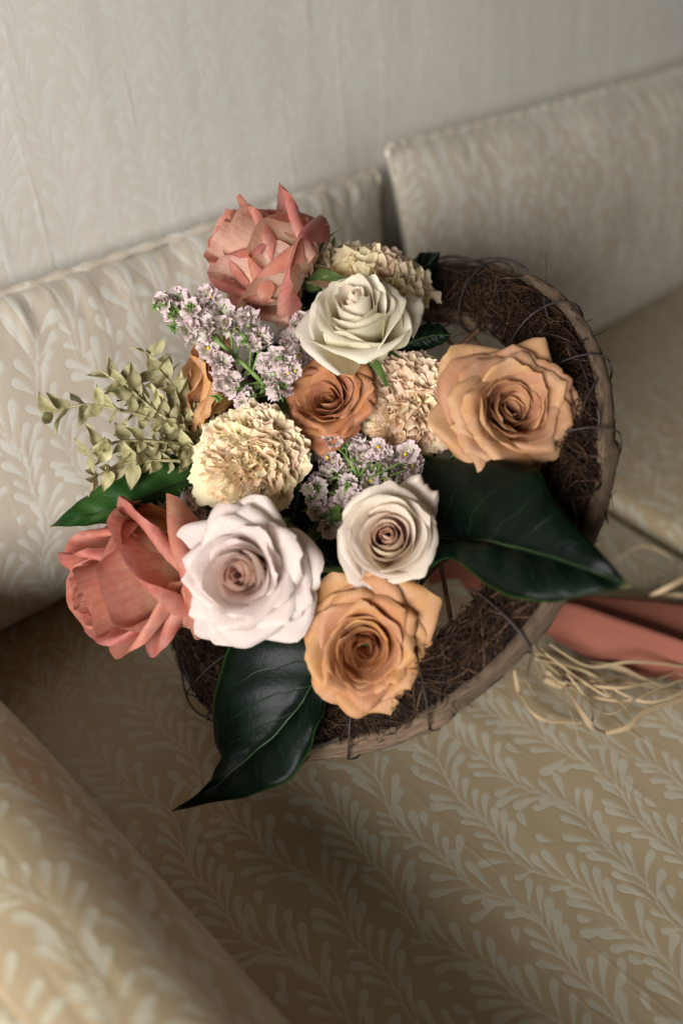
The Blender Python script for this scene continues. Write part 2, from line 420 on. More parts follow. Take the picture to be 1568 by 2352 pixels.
def cloth(name, P, u, v, parent=None, du=0.0, dv=0.0, wrap=False, mat='fabric'):
    nu, nv = P.shape[:2]
    me = make_mesh(name, P.reshape(-1, 3), grid_faces(nu, nv, wrap), np.stack([u + du, v + dv], -1).reshape(-1, 2),
                   attrs={'motif': 1.02 * motif((u + du) / 1.02, (v + dv) / 1.02).ravel()})
    return link(name, me, M[mat], parent)

# ------------------------------------------------------------------ sofa: back, arm, seat base
sofa = tag(empty('sofa'), 'cream sofa frame with tall upholstered back and padded arm in leaf brocade', 'sofa')
def axis_lin(a, b, st): return np.linspace(a, b, int(round((b - a) / st)) + 1)
X, Z = np.meshgrid(axis_lin(-.35, 1.9, .0023), axis_lin(.05, .72, .0023), indexing='ij')
Y = .60 + .24 * (Z - .22) + .006 * vnoise(X, Z, 3, 5) + .0005 * vnoise(X * 9, Z, 8, 6)
P = np.stack([X, Y, Z], -1)
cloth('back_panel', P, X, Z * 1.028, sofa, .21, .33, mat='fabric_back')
# arm: rounded pad that runs from front to back on the near side
s_ = np.linspace(0, 1, 150); yy = axis_lin(-.45, .50, .003)
pts = [(-.36, -.12), (-.26, -.03), (-.14, .045), (-.05, .090), (.015, .116), (.065, .124), (.105, .114), (.131, .084), (.141, .042), (.140, .0), (.134, -.06)]
prof = catmull(np.array([(a, 0, c) for a, c in pts]), 190)[:, [0, 2]]
sl = np.concatenate([[0], np.cumsum(np.linalg.norm(np.diff(prof, axis=0), axis=1))])
I = np.arange(len(prof)); Pa = np.zeros((len(prof), len(yy), 3))
Pa[..., 0] = prof[:, 0][:, None] + .004 * vnoise(sl[:, None] * np.ones(len(yy)), yy[None] * np.ones((len(prof), 1)), 5, 9) + .006 * np.sin(yy * 7)[None]
Pa[..., 1] = yy[None]; Pa[..., 2] = prof[:, 1][:, None] + .004 * vnoise(sl[:, None] * np.ones(len(yy)), yy[None] * np.ones((len(prof), 1)), 9, 8)
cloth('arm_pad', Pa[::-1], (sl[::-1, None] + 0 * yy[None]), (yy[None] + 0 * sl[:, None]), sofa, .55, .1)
bx = MB()
def box_geo(x0, x1, y0, y1, z0, z1):
    V = [(x, y, z) for x in (x0, x1) for y in (y0, y1) for z in (z0, z1)]
    return V, [(0, 1, 3, 2), (4, 6, 7, 5), (0, 4, 5, 1), (2, 3, 7, 6), (0, 2, 6, 4), (1, 5, 7, 3)]
bx.add(*box_geo(-.3, 1.9, -.28, .66, -.26, -.125)); bx.build('seat_base', M['dark_gap'], sofa, False)

def seat_cushion(x0, x1, y0, y1, st, label, seed, du):
    """plump box cushion: top sheet that rounds over into its sides"""
    nx = int((x1 - x0) / st); ny = int((y1 - y0) / st)
    rr = .022
    def fold(n, a, b):
        L = b - a; q = np.linspace(-.09, L + .09, n + int(.18 / st))
        x = np.clip(q, rr, L - rr); e = q - x                      # overshoot past the round
        ang = np.clip(np.abs(e) / rr, 0, np.pi / 2)
        xx = x + np.sign(e) * rr * np.sin(ang); dz = -rr * (1 - np.cos(ang)) - np.clip(np.abs(e) - rr * np.pi / 2, 0, None)
        return a + xx, dz, q
    xs, dzx, qx = fold(nx, x0, x1); ys, dzy, qy = fold(ny, y0, y1)
    Xg, Yg = np.meshgrid(xs, ys, indexing='ij'); Dz = dzx[:, None] + dzy[None]
    a = (Xg - (x0 + x1) / 2) / ((x1 - x0) / 2); b_ = (Yg - (y0 + y1) / 2) / ((y1 - y0) / 2)
    crown = .012 * (1 - a ** 4) * (1 - b_ ** 4)
    Zg = -.012 + crown + Dz + .004 * vnoise(Xg, Yg, seed, 7) + .0012 * vnoise(Xg * 6, Yg, seed + 2, 9)
    Zg = np.maximum(Zg, -.124)
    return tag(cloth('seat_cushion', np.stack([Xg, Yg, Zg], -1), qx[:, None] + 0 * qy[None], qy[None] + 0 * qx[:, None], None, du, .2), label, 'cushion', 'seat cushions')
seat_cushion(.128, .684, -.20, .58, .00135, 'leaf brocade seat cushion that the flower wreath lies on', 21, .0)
seat_cushion(.690, 1.40, -.20, .58, .003, 'second seat cushion beyond the seam at the right edge', 31, .4)

def back_cushion(x0, x1, h, thick, ybot, lean, st, label, seed, du, pkf=.28):
    t = tag(empty('back_cushion', Matrix.Translation((x0, ybot, 0))), label, 'cushion', 'loose back cushions')
    w = x1 - x0
    def sheet(sign, nm, step):
        n1 = int(w / step); n2 = int(h / step)
        a = np.linspace(-1, 1, n1); b_ = np.linspace(-1, 1, n2)
        A, B = np.meshgrid(a, b_, indexing='ij')
        th = thick / 2 * np.clip((1 - np.abs(A) ** 3.4), 0, 1) ** .5 * np.clip((1 - np.abs(B) ** 3.2), 0, 1) ** .5
        th = th * (1 + .10 * vnoise(A * w, B * h, seed, 9)) + .0009 * vnoise(A * w * 1.6, B * h, seed + 1, 14) * (1 - A ** 4)
        # corners pulled out, edges drawn in between them
        xx = w / 2 * (A * (1 - .030 * (1 - B ** 2))) ; zz = h / 2 * (B * (1 - .055 * (1 - A ** 2)))
        zz = zz + .004 * vnoise(A * w, 0 * B, seed + 5, 12) * (B > 0) * np.abs(B)
        # pucker at the seam
        pk = pkf * (.012 * vnoise(A * w + .05 * B * h, 0 * B, seed + 7, 48) + .005 * vnoise(A * w - .3 * B * h, B * h * .3, seed + 8, 110)) * np.clip((np.abs(B) - .62) / .38, 0, 1) ** 1.4 * (B > 0)
        yl = -sign * (th + pk * (1 if sign > 0 else .4))
        cl, sl_ = math.cos(lean), math.sin(lean)
        zc = zz + h / 2
        Yw = yl * cl + zc * sl_ + thick / 2; Zw = zc * cl - yl * sl_
        Zw = np.maximum(Zw - .006, -.003)
        P = np.stack([xx + w / 2, Yw, Zw], -1)
        if sign < 0: P = P[::-1]; A = A[::-1]
        return cloth(nm, P, A * w / 2 + w / 2, B * h / 2 + h / 2 + th * .6, t, du, .07, mat='fabric_pillow')
    sheet(1, 'front_face', st); sheet(-1, 'rear_face', .004)
    # piped seam over the top and down the sides
    q = []
    for zz_ in np.linspace(0.02, h * .99, 10): q.append((0.003 + .015 * w * (1 - (2 * zz_ / h - 1) ** 2), zz_))
    for xx_ in np.linspace(.02, w - .02, 26): q.append((xx_, h * (1 - .0275 * (1 - (2 * xx_ / w - 1) ** 2))))
    for zz_ in np.linspace(h * .99, .02, 10): q.append((w - .003 - .015 * w * (1 - (2 * zz_ / h - 1) ** 2), zz_))
    q = np.array(q); q3 = np.stack([q[:, 0], thick / 2 + q[:, 1] * math.sin(lean), q[:, 1] * math.cos(lean) - .004], -1)
    q3 = catmull(q3, 240); rad = .0032 * (1 + .25 * np.sin(np.arange(240) * 1.9))
    V, Fq, U = tube_geo(q3, rad, 8, 1, False)
    me = make_mesh('piping', V, np.array(Fq), U * np.array([.02, 1]), attrs={'motif': motif(U[:, 0] * .02, U[:, 1])})
    link('piping', me, M['fabric_pillow'], t)
    return t
back_cushion(-.42, .640, .234, .085, .452, R_(19), .0019, 'left back cushion behind the coral roses, with puckered top seam', 41, .13)
back_cushion(.634, 1.50, .258, .090, .432, R_(19), .003, 'right back cushion with pointed bright corner, out of focus', 57, .66, .12)

# ------------------------------------------------------------------ wreath
RC = at(829, 1128, .652); NC = np.array([-.595, -.424, -.683]); NC /= np.linalg.norm(NC); RN = cw(NC)
RR = .178
rx = np.cross(np.array([0, 1.0, 0]), RN); rx /= np.linalg.norm(rx); ry = np.cross(RN, rx)
def ring(a, rho, h):
    a = np.asarray(a, float); rho = np.asarray(rho, float); h = np.asarray(h, float)
    return RC + rho[..., None] * (np.cos(a)[..., None] * rx + np.sin(a)[..., None] * ry) + h[..., None] * RN
def tplane(u, v, h):
    ray = np.array([(u - CX) / F, (v - CY) / F, 1.0]); cc = np.array([(829 - CX) / F, (1128 - CY) / F, 1]) * .652
    return (cc @ NC + h) / (ray @ NC)
BIND = RC - RN * .115                                            # where all stems are tied

wr = tag(empty('wreath', Matrix.Translation(RC)), 'round dark wreath collar of root fibres and vine hoops holding the bouquet', 'wreath')
IW = Matrix.Translation(-Vector(RC))
def wpart(o): 
    o.parent = wr; o.matrix_local = IW; return o
RO, RI = RR - .006, RR - .041                                     # hoop centre lines
RM, RW = (RO + RI) / 2, (RO - RI) / 2
# core
na, nc = 120, 20
A_, B_ = np.meshgrid(np.linspace(0, 2 * np.pi, na, endpoint=False), np.linspace(0, 2 * np.pi, nc), indexing='ij')
wob = 1 + .10 * vnoise(A_ * 3, B_, 77, 2)
Pc = ring(A_, RM + RW * .86 * np.cos(B_) * wob, .003 + .0090 * np.sin(B_) * wob)
wpart(link('fibre_core', make_mesh('fibre_core', Pc.reshape(-1, 3), grid_faces(na, nc, True)), M['core']))
# loose root fibres
def fibres(n, seed):
    rg = np.random.default_rng(seed); mb = MB(); npt = 6
    sq = [(i * 3 + j, i * 3 + (j + 1) % 3, (i + 1) * 3 + (j + 1) % 3, (i + 1) * 3 + j) for i in range(npt - 1) for j in range(3)]
    sq = np.array(sq); allV = []; allF = []; allU = []; c = 0
    for k in range(n):
        a = rg.uniform(0, 2 * np.pi); b_ = rg.uniform(-.5, np.pi + .5); ext = rg.uniform(.85, 1.03)
        if rg.random() < .02: ext = rg.uniform(1.1, 1.25)
        rho = RM + RW * .90 * np.cos(b_) * ext; h = .004 + .0115 * np.sin(b_) * ext * (1 if rg.random() > .25 else 1.5)
        L = rg.uniform(.016, .062); th = rg.normal(0, .75) + (np.pi if rg.random() < .5 else 0)
        curl = rg.normal(0, 1.6) ; s = np.linspace(-.5, .5, npt)
        ang = th + curl * s
        da = np.cumsum(np.cos(ang)) * L / npt; dr = np.cumsum(np.sin(ang)) * L / npt
        da -= da.mean(); dr -= dr.mean()
        bow = (4 * s * s) * rg.normal(0, .0035) + rg.normal(0, .001)
        rr_ = rho + dr
        if rg.random() < .985: rr_ = np.clip(rr_, RI - .004, RO + .0035)
        # follow the bulge of the bundle
        x = np.clip((rr_ - RM) / (RW * 1.02), -1, 1)
        hh = np.maximum(h * .35, .004 + .0115 * np.sqrt(1 - x * x)) * (1 if b_ < np.pi and b_ > 0 else -.4) * rg.uniform(.9, 1.12) + bow
        P = ring(a + da / rr_, rr_, hh)
        rad = (rg.uniform(.0002, .0004) if rg.random() < .9 else rg.uniform(.0005, .0008)) * np.array([.6, 1, 1, 1, .9, .5])
        T = np.gradient(P, axis=0); T /= np.linalg.norm(T, axis=1, keepdims=True) + 1e-9
        N1 = np.cross(T, RN + .13); N1 /= np.linalg.norm(N1, axis=1, keepdims=True) + 1e-9; N2 = np.cross(T, N1)
        V = [P + rad[:, None] * (math.cos(q) * N1 + math.sin(q) * N2) for q in (0, 2.094, 4.189)]
        allV.append(np.stack(V, 1).reshape(-1, 3)); allF.append(sq + c); c += npt * 3; allU.append(np.full((npt * 3, 2), rg.random()))
    me = make_mesh('root_fibre_filling', np.concatenate(allV), np.concatenate(allF), np.concatenate(allU))
    return me
o = wpart(link('root_fibre_filling', fibres(9000, 3), M['fibre'])); o['kind'] = 'stuff'
# hoops: overlapping lengths of split vine
def hoop(rad0, h0, th, segs, flat, seed, name):
    rg = np.random.default_rng(seed)
    for k, (a0, a1) in enumerate(segs):
        n = max(10, int((a1 - a0) / 2.2)); a = np.radians(np.linspace(a0, a1, n))
        j = rg.normal(0, .0012, 3)
        rho = rad0 + j[0] + .0016 * np.sin(a * 5 + k) + np.linspace(-.002, .002, n); h = h0 + j[1] + .0015 * np.sin(a * 4 + 2 * k)
        rad = th * (1 + .10 * np.sin(a * 9 + k * 2) + rg.normal(0, .03, n)); rad[0] *= .75; rad[-1] *= .75
        wpart(tube(name, ring(a, rho, h), rad, M['bark'], None, 14, flat, .07))
hoop(RO + .001, .002, .0047, [(-8, 66), (62, 128), (125, 196), (190, 246), (240, 305), (300, 356)], 1.3, 4, 'vine_hoop')
hoop(RI, -.001, .0052, [(0, 95), (90, 180), (172, 268), (262, 364)], 1.1, 6, 'inner_vine_hoop')
# dark binding round the collar
for k, a0 in enumerate(np.linspace(0, 360, 19, endpoint=False) + rng.uniform(-6, 6, 19)):
    b_ = np.linspace(0, 2 * np.pi, 30); sk = rng.uniform(-.16, .16)
    a = R_(a0) + sk * np.sin(b_ / 2) * 1.0 + .03 * np.sin(b_)
    rho = RM + (RW + .0085) * np.cos(b_) ; h = .003 + .0185 * np.sin(b_) * (1 + .1 * rng.normal())
    wpart(tube('binding_cord', ring(a, rho, h), .00055 + .00025 * rng.random(), M['wire'], None, 5))
for k in range(13):                                                # stiff stray ends that stand off the rim
    a = rng.uniform(0, 6.283); L = rng.uniform(.008, .026); n = 7; s = np.linspace(0, 1, n)
    rho = RO + .004 + L * s * rng.uniform(.3, 1); h = .006 + L * s * rng.uniform(-.2, 1) + .006 * s * s * rng.normal()
    wpart(tube('stray_root', ring(a + s * rng.normal(0, .12), rho, h), np.linspace(.00045, .0002, n), M['wire'], None, 5))
for k in range(16):                                                # thin loose vines that wander along the rim
    a0 = rng.uniform(-1.6, 2.2) if k < 10 else rng.uniform(0, 6.283); L = rng.uniform(.5, 1.3); n = 40; s = np.linspace(0, 1, n)
    rho = RO + rng.normal(0, .003) + .007 * np.sin(s * rng.uniform(4, 9) + rng.uniform(0, 6)) - .010 * rng.random()
    h = .010 + .005 * np.sin(s * rng.uniform(5, 10) + rng.uniform(0, 6)) + .010 * s ** 6 * rng.random()
    wpart(tube('loose_vine', ring(a0 + L * s, rho, h), .0006 + .0005 * rng.random(), M['wire'], None, 5))
# lattice of thin vines across the hole
for k in range(15):
    a0 = rng.uniform(0, 6.283); a1 = a0 + rng.uniform(1.4, 3.4)
    p0 = ring(np.array(a0), np.array(RI + .01), np.array(-.004)); p1 = ring(np.array(a1), np.array(RI + .01), np.array(-.006))
    m1 = p0 * .66 + p1 * .34 + rng.normal(0, .016, 3) - RN * .014; m2 = p0 * .34 + p1 * .66 + rng.normal(0, .016, 3) - RN * .014
    wpart(tube('lattice_vine', catmull([p0, m1, m2, p1], 22), np.linspace(.0017, .0011, 22) * rng.uniform(.6, 1.2), M['twig'], None, 6))
for (u, v, sz) in ((1075, 700, 20),):
    t0 = tplane(u, v, -.006); c0 = at(u, v, t0); n = 60; s = np.linspace(0, 1, n); rad = sz * t0 / F
    q = s * 6.283 * rng.uniform(1.2, 2.6) + 1.6 * np.sin(s * rng.uniform(4, 9) + rng.uniform(0, 6))
    P = c0 + (rad * (1 - .6 * s) * np.cos(q))[:, None] * cw((1, 0, 0)) + (rad * (.75 - .4 * s) * np.sin(q))[:, None] * cw((0, 1, 0)) + (rad * 3.2 * (s - .4) ** 2 * rng.choice((-1, 1)) + rad * 1.4 * (s - .4))[:, None] * cw(rng.normal(size=3) * .5 + (.6, -.4, 0))
    wpart(tube('tendril', P, np.linspace(.0005, .0002, n), M['tendril'], None, 5))

# ------------------------------------------------------------------ petals
def bez(P0, P1, P2, P3, t):
    t = t[..., None]; return (1 - t) ** 3 * P0 + 3 * (1 - t) ** 2 * t * P1 + 3 * (1 - t) * t * t * P2 + t ** 3 * P3

def roll(x, y, h, px, py, mx, my, r, amax):
    q = (x - px) * mx + (y - py) * my
    qp = np.clip(q, 0, None); ang = np.clip(qp / r, 0, amax); ex = np.clip(qp - r * amax, 0, None)
    inpl = r * np.sin(ang) + ex * np.cos(ang); dh = r * (1 - np.cos(ang)) + ex * np.sin(ang)
    sh = inpl - qp
    return x + sh * mx, y + sh * my, h - dh

def petal_mesh(name, nu, nv, rho, z, tau, thb, phi, w, kap, R, rg, a=.42, p=2.4, lip=.12, lip_r=.06, lip_ang=2.2,
               side=None, rip=.02, ripf=3, spiral=.06, z0=0.0, r0=.05, psi=0.0, serr=0.0, serf=9, apex=.03, g0=.28, buckle=.02, tear=0, warp=None, ew=1.0):
    s = np.linspace(-1, 1, nu); t = np.linspace(0, 1, nv); S, T = np.meshgrid(s, t, indexing='ij')
    P0 = np.array([r0 * R, z0]); P3 = np.array([rho, z]); dist = np.linalg.norm(P3 - P0)
    P1 = P0 + .5 * dist * np.array([math.cos(thb), math.sin(thb)]); P2 = P3 - .42 * dist * np.array([math.cos(tau), math.sin(tau)])
    tt = np.linspace(0, 1, 80); cv = bez(P0, P1, P2, P3, tt)
    sl_ = np.concatenate([[0], np.cumsum(np.linalg.norm(np.diff(cv, axis=0), axis=1))]); L = sl_[-1]
    ph = rg.uniform(0, 6.283, 8)
    topc = 1 - a * np.abs(S) ** p + apex * np.exp(-(S / .13) ** 2) * (T > .9)
    edge_w = ew * (.025 * np.sin(S * 7 + ph[0]) + .020 * np.sin(S * 15 + ph[1]) + .010 * np.sin(S * 31 + ph[5])) + serr * (np.abs(((S * serf + ph[2]) % 1) - .5) * 2 - .5)
    if tear: edge_w = edge_w - tear * np.exp(-((S - rg.uniform(-.5, .5)) / .05) ** 2)
    y = L * T * (topc + edge_w * T ** 3)
    g = g0 + (1 - g0) * (1 - (1 - T) ** 2.2)
    x = w * S * g * (1 + .05 * np.sin(T * 6 + ph[3]))
    h = np.zeros_like(x)
    # ripple of the margin, broad buckles of the blade
    h = h + rip * R * T ** 2.5 * np.sin(S * ripf * math.pi / 2 + ph[4]) + rip * .5 * R * T ** 3 * np.sin(S * ripf * math.pi * 1.1 + ph[5])
    h = h + buckle * R * np.sin(T * 5 + ph[6]) * np.cos(S * 2.5 + ph[7]) * T
    ymargin = y[:, -1:] * np.ones_like(y)
    if lip > 0:
        lp = lip * L * (1 + .35 * np.sin(S * 4 + ph[2])); q = np.clip(y - (ymargin - lp), 0, None); lr = lip_r * R
        ang = np.clip(q / lr, 0, lip_ang); ex = np.clip(q - lr * lip_ang, 0, None)
        y = y - q + lr * np.sin(ang) + ex * np.cos(ang); h = h - lr * (1 - np.cos(ang)) - ex * np.sin(ang)
    if side:
        for sg in (1, -1):
            al = side['al'] * rg.uniform(.85, 1.15); off = side['off'] * rg.uniform(.95, 1.04)
            x, y, h = roll(x, y, h, 0, off * L, sg * math.cos(al), math.sin(al), side['r'] * R * rg.uniform(.8, 1.25), side['amax'])
    # lay the flat petal over its cup
    yc = np.clip(y, 0, L); ti = np.interp(yc, sl_, tt); c = bez(P0, P1, P2, P3, ti)
    e = 1e-3; c2 = bez(P0, P1, P2, P3, np.clip(ti + e, 0, 1)); c1 = bez(P0, P1, P2, P3, np.clip(ti - e, 0, 1))
    tg = c2 - c1; tg /= np.linalg.norm(tg, axis=-1, keepdims=True) + 1e-12
    over = (y - yc)[..., None]; c = c + tg * over
    nr, nz = tg[..., 1], -tg[..., 0]                            # outward normal
    if psi: x, h = x * math.cos(psi) - h * math.sin(psi), x * math.sin(psi) + h * math.cos(psi)
    Rc = kap * max(rho, .12 * R)
    aw = x / Rc
    rad = c[..., 0] - Rc * (1 - np.cos(aw)) + spiral * S * rho * T - h * nr
    tan = Rc * np.sin(aw); zz = c[..., 1] - h * nz
    cp, sp_ = math.cos(phi), math.sin(phi)
    P = np.stack([rad * cp - tan * sp_, rad * sp_ + tan * cp, zz], -1)
    if warp is not None:
        q = P / R; wa, wp = warp
        for ax in range(3):
            P[..., ax] += wa * R * (np.sin(q[..., (ax + 1) % 3] * 3.1 + wp[ax]) * np.cos(q[..., (ax + 2) % 3] * 2.3 + wp[ax + 3]) + .35 * np.sin(q[..., ax] * 7 + q[..., (ax + 1) % 3] * 6 + wp[ax + 1])) * (np.linalg.norm(q, axis=-1))
    me = make_mesh(name, P.reshape(-1, 3), grid_faces(nu, nv)[:, ::-1].copy(), np.stack([S, T], -1).reshape(-1, 2))
    return me

def flower_matrix(u, v, t, axis, spin, zoff):
    z = cw(axis); z /= np.linalg.norm(z)
    x = cw((1, 0, 0)); x = x - z * (x @ z); x /= np.linalg.norm(x); y = np.cross(z, x)
    c, s = math.cos(spin), math.sin(spin); x, y = c * x + s * y, -s * x + c * y
    o = at(u, v, t) - z * zoff
    return Matrix(((x[0], y[0], z[0], o[0]), (x[1], y[1], z[1], o[1]), (x[2], y[2], z[2], o[2]), (0, 0, 0, 1)))

def stem_part(root, Mx, start_z, rad=.0022, mat='stem'):
    inv = np.array(Mx.inverted())
    b = inv[:3, :3] @ (BIND + rng.normal(0, .006, 3)) + inv[:3, 3]
    p0 = np.array([0, 0, start_z]); p1 = np.array([0, 0, start_z - .022])
    mid = p1 * .45 + b * .55; mid[2] = p1[2] * .5 + b[2] * .5 - .006
    tube('stem', catmull([p0, p1, mid, b], 18), rad, M[mat], root, 7)

def sepals(root, R, rg, n=5, reach=.75, z0=0.0, droop=0.5):
    for k in range(n):
        ph = k * 2 * math.pi / n + rg.normal(0, .15)
        me = petal_mesh('sepal', 5, 10, R * reach * rg.uniform(.8, 1.1), -R * droop * rg.uniform(.3, 1.2) + z0, R_(-50), R_(-5), ph, R * .13, 2.0, R, rg,
                        a=.0, lip=0, rip=.01, spiral=0, z0=z0, r0=.06, apex=0, g0=.9)
        # taper the tip
        co = np.empty(len(me.vertices) * 3, np.float32); me.vertices.foreach_get('co', co); co = co.reshape(5, 10, 3)
        tp = np.linspace(1, .08, 10)[None, :, None]; mid = co[2:3]; co = mid + (co - mid) * tp
        me.vertices.foreach_set('co', np.ascontiguousarray(co, np.float32).ravel()); me.update()
        link('sepal', me, M['sepal'], root)
    b = np.linspace(0, 1, 7); V, Fq, U = tube_geo(np.stack([0 * b, 0 * b, z0 - R * .30 + b * R * .34], -1), R * np.array([.05, .12, .16, .17, .15, .13, .10]), 10)
    link('hip', make_mesh('hip', V, [tuple(q) if q[2] != q[3] else tuple(q[:3]) for q in Fq], U), M['sepal'], root)

def rose(label, u, v, t, axis, rpx, mat, st, seed, spin=0.0, extra=(), name='rose', zo=.55, group='roses in the bouquet'):
    rg = np.random.default_rng(seed); R = rpx * t / F; H = st['H'] * R
    Mx = flower_matrix(u, v, t, axis, spin, zo * H)
    root = tag(empty(name, Mx), label, 'rose', group)
    n = st['n']; ang = rg.uniform(0, 6.28); warp = (st.get('warp', .05), rg.uniform(0, 6.28, 6))
    li = lambda key, k: float(np.interp(k, [q[0] for q in st[key]], [q[1] for q in st[key]]))
    for i in range(n):
        k = i / (n - 1); ang += R_(137.5) + rg.normal(0, .16)
        jr = 1 + rg.normal(0, .035)
        sd = st.get('side'); use = sd if (sd and k > st.get('side_from', .25)) else None
        me = petal_mesh('petal', 21, 23, R * li('rho', k) * jr, H * li('z', k) * (1 + rg.normal(0, .03)), R_(li('tau', k) + rg.normal(0, 6)), R_(li('thb', k)),
                        ang, R * li('w', k) * (1 + rg.normal(0, .07)), li('kap', k), R, rg, a=st.get('a', .42), p=st.get('p', 2.4),
                        lip=li('lip', k), lip_r=st.get('lip_r', .07), lip_ang=st.get('lip_ang', 2.2), side=use, rip=st.get('rip', .02) * (.3 + k), ripf=st.get('ripf', 3) * rg.uniform(.7, 1.3),
                        spiral=li('spiral', k), apex=st.get('apex', .03), buckle=st.get('buckle', .02), tear=(.16 if rg.random() < st.get('tear', .0) and k > .5 else 0), warp=warp, ew=st.get('ew', 1.0))
        link('petal', me, M[mat], root).color = (k, k, k, 1)
    for (phi, rho, z, tau, thb, w, kap, kw) in extra:           # single petals with a pose of their own
        kw = dict(kw); mm = kw.pop('mat', mat)
        me = petal_mesh('petal', 23, 25, R * rho, R * z, R_(tau), R_(thb), R_(phi), R * w, kap, R, rg, **kw)
        link('petal', me, M[mm], root).color = (1, 1, 1, 1)
    sepals(root, R, rg)
    stem_part(root, Mx, -R * .15)
    return root

# style tables: k = 0 the innermost petal, 1 the outermost
CLASSIC = dict(n=36, H=.90, rho=[(0, .04), (.12, .11), (.3, .24), (.5, .44), (.7, .68), (.85, .86), (1, 1.0)], z=[(0, .92), (.2, .93), (.45, .95), (.65, .84), (.85, .60), (1, .40)],
    tau=[(0, 100), (.3, 88), (.5, 62), (.7, 32), (.85, 8), (1, -18)], thb=[(0, 85), (.4, 55), (1, 25)], w=[(0, .20), (.2, .36), (.5, .62), (.8, .74), (1, .74)],
    kap=[(0, .9), (.4, 1.0), (.7, 1.15), (1, 1.35)], lip=[(0, .01), (.4, .03), (1, .05)], spiral=[(0, .55), (.3, .24), (.6, .10), (1, .05)],
    lip_r=.10, lip_ang=1.0, rip=.014, ripf=2.4, buckle=.018, apex=.05, a=.36, ew=.8, warp=.03, side=dict(al=R_(52), off=1.0, r=.13, amax=1.3), side_from=.5)
CUP = dict(CLASSIC, n=23, H=1.15, rho=[(0, .04), (.15, .11), (.35, .26), (.6, .50), (.8, .74), (1, .97)], z=[(0, .93), (.3, .93), (.6, .93), (.8, .82), (1, .55)],
    tau=[(0, 100), (.4, 88), (.65, 70), (.82, 40), (1, 0)], thb=[(0, 85), (.5, 50), (1, 18)], w=[(0, .22), (.3, .46), (.6, .80), (1, .95)], a=.26, p=2.8,
    lip=[(0, .02), (.5, .06), (1, .10)], lip_r=.12, lip_ang=1.6, ew=.5, warp=.018, side=None)
GARDEN = dict(n=40, H=.80, rho=[(0, .07), (.12, .16), (.35, .36), (.6, .62), (.8, .82), (1, 1.0)], z=[(0, .48), (.15, .62), (.35, .78), (.6, .82), (.8, .70), (1, .40)],
    tau=[(0, 95), (.3, 80), (.55, 55), (.8, 20), (1, -15)], thb=[(0, 80), (.4, 50), (1, 25)], w=[(0, .22), (.2, .36), (.5, .54), (.8, .64), (1, .68)],
    kap=[(0, 1.0), (.4, 1.1), (1, 1.35)], lip=[(0, .02), (.3, .06), (.6, .09), (1, .10)], spiral=[(0, .5), (.3, .18), (1, .05)],
    lip_r=.065, lip_ang=1.7, rip=.026, ripf=3.2, buckle=.025, apex=.05, a=.34, tear=.12, ew=.7, warp=.05, side=dict(al=R_(54), off=.98, r=.10, amax=2.2), side_from=.55)
POINTED = dict(n=21, H=1.35, rho=[(0, .06), (.15, .16), (.35, .32), (.6, .55), (.8, .80), (1, 1.02)], z=[(0, .92), (.2, .96), (.45, .95), (.65, .82), (.85, .56), (1, .30)],
    tau=[(0, 98), (.3, 86), (.55, 64), (.8, 25), (1, -20)], thb=[(0, 80), (.4, 45), (.8, 25), (1, 10)], w=[(0, .30), (.2, .50), (.5, .80), (.8, .98), (1, 1.0)],
    kap=[(0, .95), (.4, 1.0), (.7, 1.1), (1, 1.3)], lip=[(0, 0), (1, 0)], spiral=[(0, .5), (.3, .18), (1, .05)],
    lip_r=.06, lip_ang=1.4, rip=.008, ripf=2, buckle=.026, apex=.02, a=.22, p=3, ew=.22, warp=.02, side=dict(al=R_(41), off=1.17, r=.075, amax=3.0), side_from=.15)
BUD = dict(CUP, n=22, H=1.30, rho=[(0, .05), (.15, .14), (.4, .32), (.65, .55), (.85, .78), (1, 1.0)], z=[(0, .90), (.3, .95), (.55, .90), (.75, .76), (.9, .55), (1, .42)],
    tau=[(0, 98), (.4, 82), (.65, 58), (.85, 15), (1, -25)])

rose('coral rose at the very top of the bouquet, turned sideways to the left', 605, 588, .612, (-.80, -.30, -.42), 178, 'coral_top', POINTED, 101, .6, zo=.45)
rose('cream white rose below the top carnation, with greenish outer petals', 822, 735, .580, (-.12, -.55, -.80), 146, 'cream', BUD, 102, .2, zo=.50,
     extra=((20, 1.25, .35, -10, 15, .45, 1.6, dict(lip=.1, rip=.06, a=.3)),))
rose('large open tan rose lying over the right side of the wreath', 1180, 942, .545, (.10, -.18, -.98), 180, 'tan', GARDEN, 103, 1.0,
     extra=((75, 1.14, 0.34, 8, 12, 0.6, 1.5, dict(side=dict(al=R_(46), off=1.0, r=.09, amax=2.2), lip=0, ew=.4, a=.25, rip=.015)), (130, 1.08, 0.3, 2, 12, 0.62, 1.6, dict(side=dict(al=R_(46), off=1.0, r=.09, amax=2.2), lip=0, ew=.4, a=.25, rip=.015)), (-70, 1.14, 0.26, -4, 12, 0.58, 1.6, dict(side=dict(al=R_(46), off=1.0, r=.09, amax=2.2), lip=0, ew=.4, a=.25, rip=.015)), (8, 1.1, 0.34, 10, 12, 0.56, 1.5, dict(side=dict(al=R_(46), off=1.0, r=.09, amax=2.2), lip=0, ew=.4, a=.25, rip=.015)), (-152, 1.06, 0.0, -38, 0, 0.46, 1.8, dict(lip=.05, ew=.9, a=.3, mat='cream')), (-118, 1.05, 0.12, -20, 5, 0.5, 1.6, dict(side=dict(al=R_(46), off=1.0, r=.09, amax=2.2), lip=0, ew=.4, a=.25, rip=.015))))
rose('brownish caramel rose in the middle of the bouquet', 748, 915, .595, (-.22, -.30, -.90), 128, 'brown', GARDEN, 104, .3)
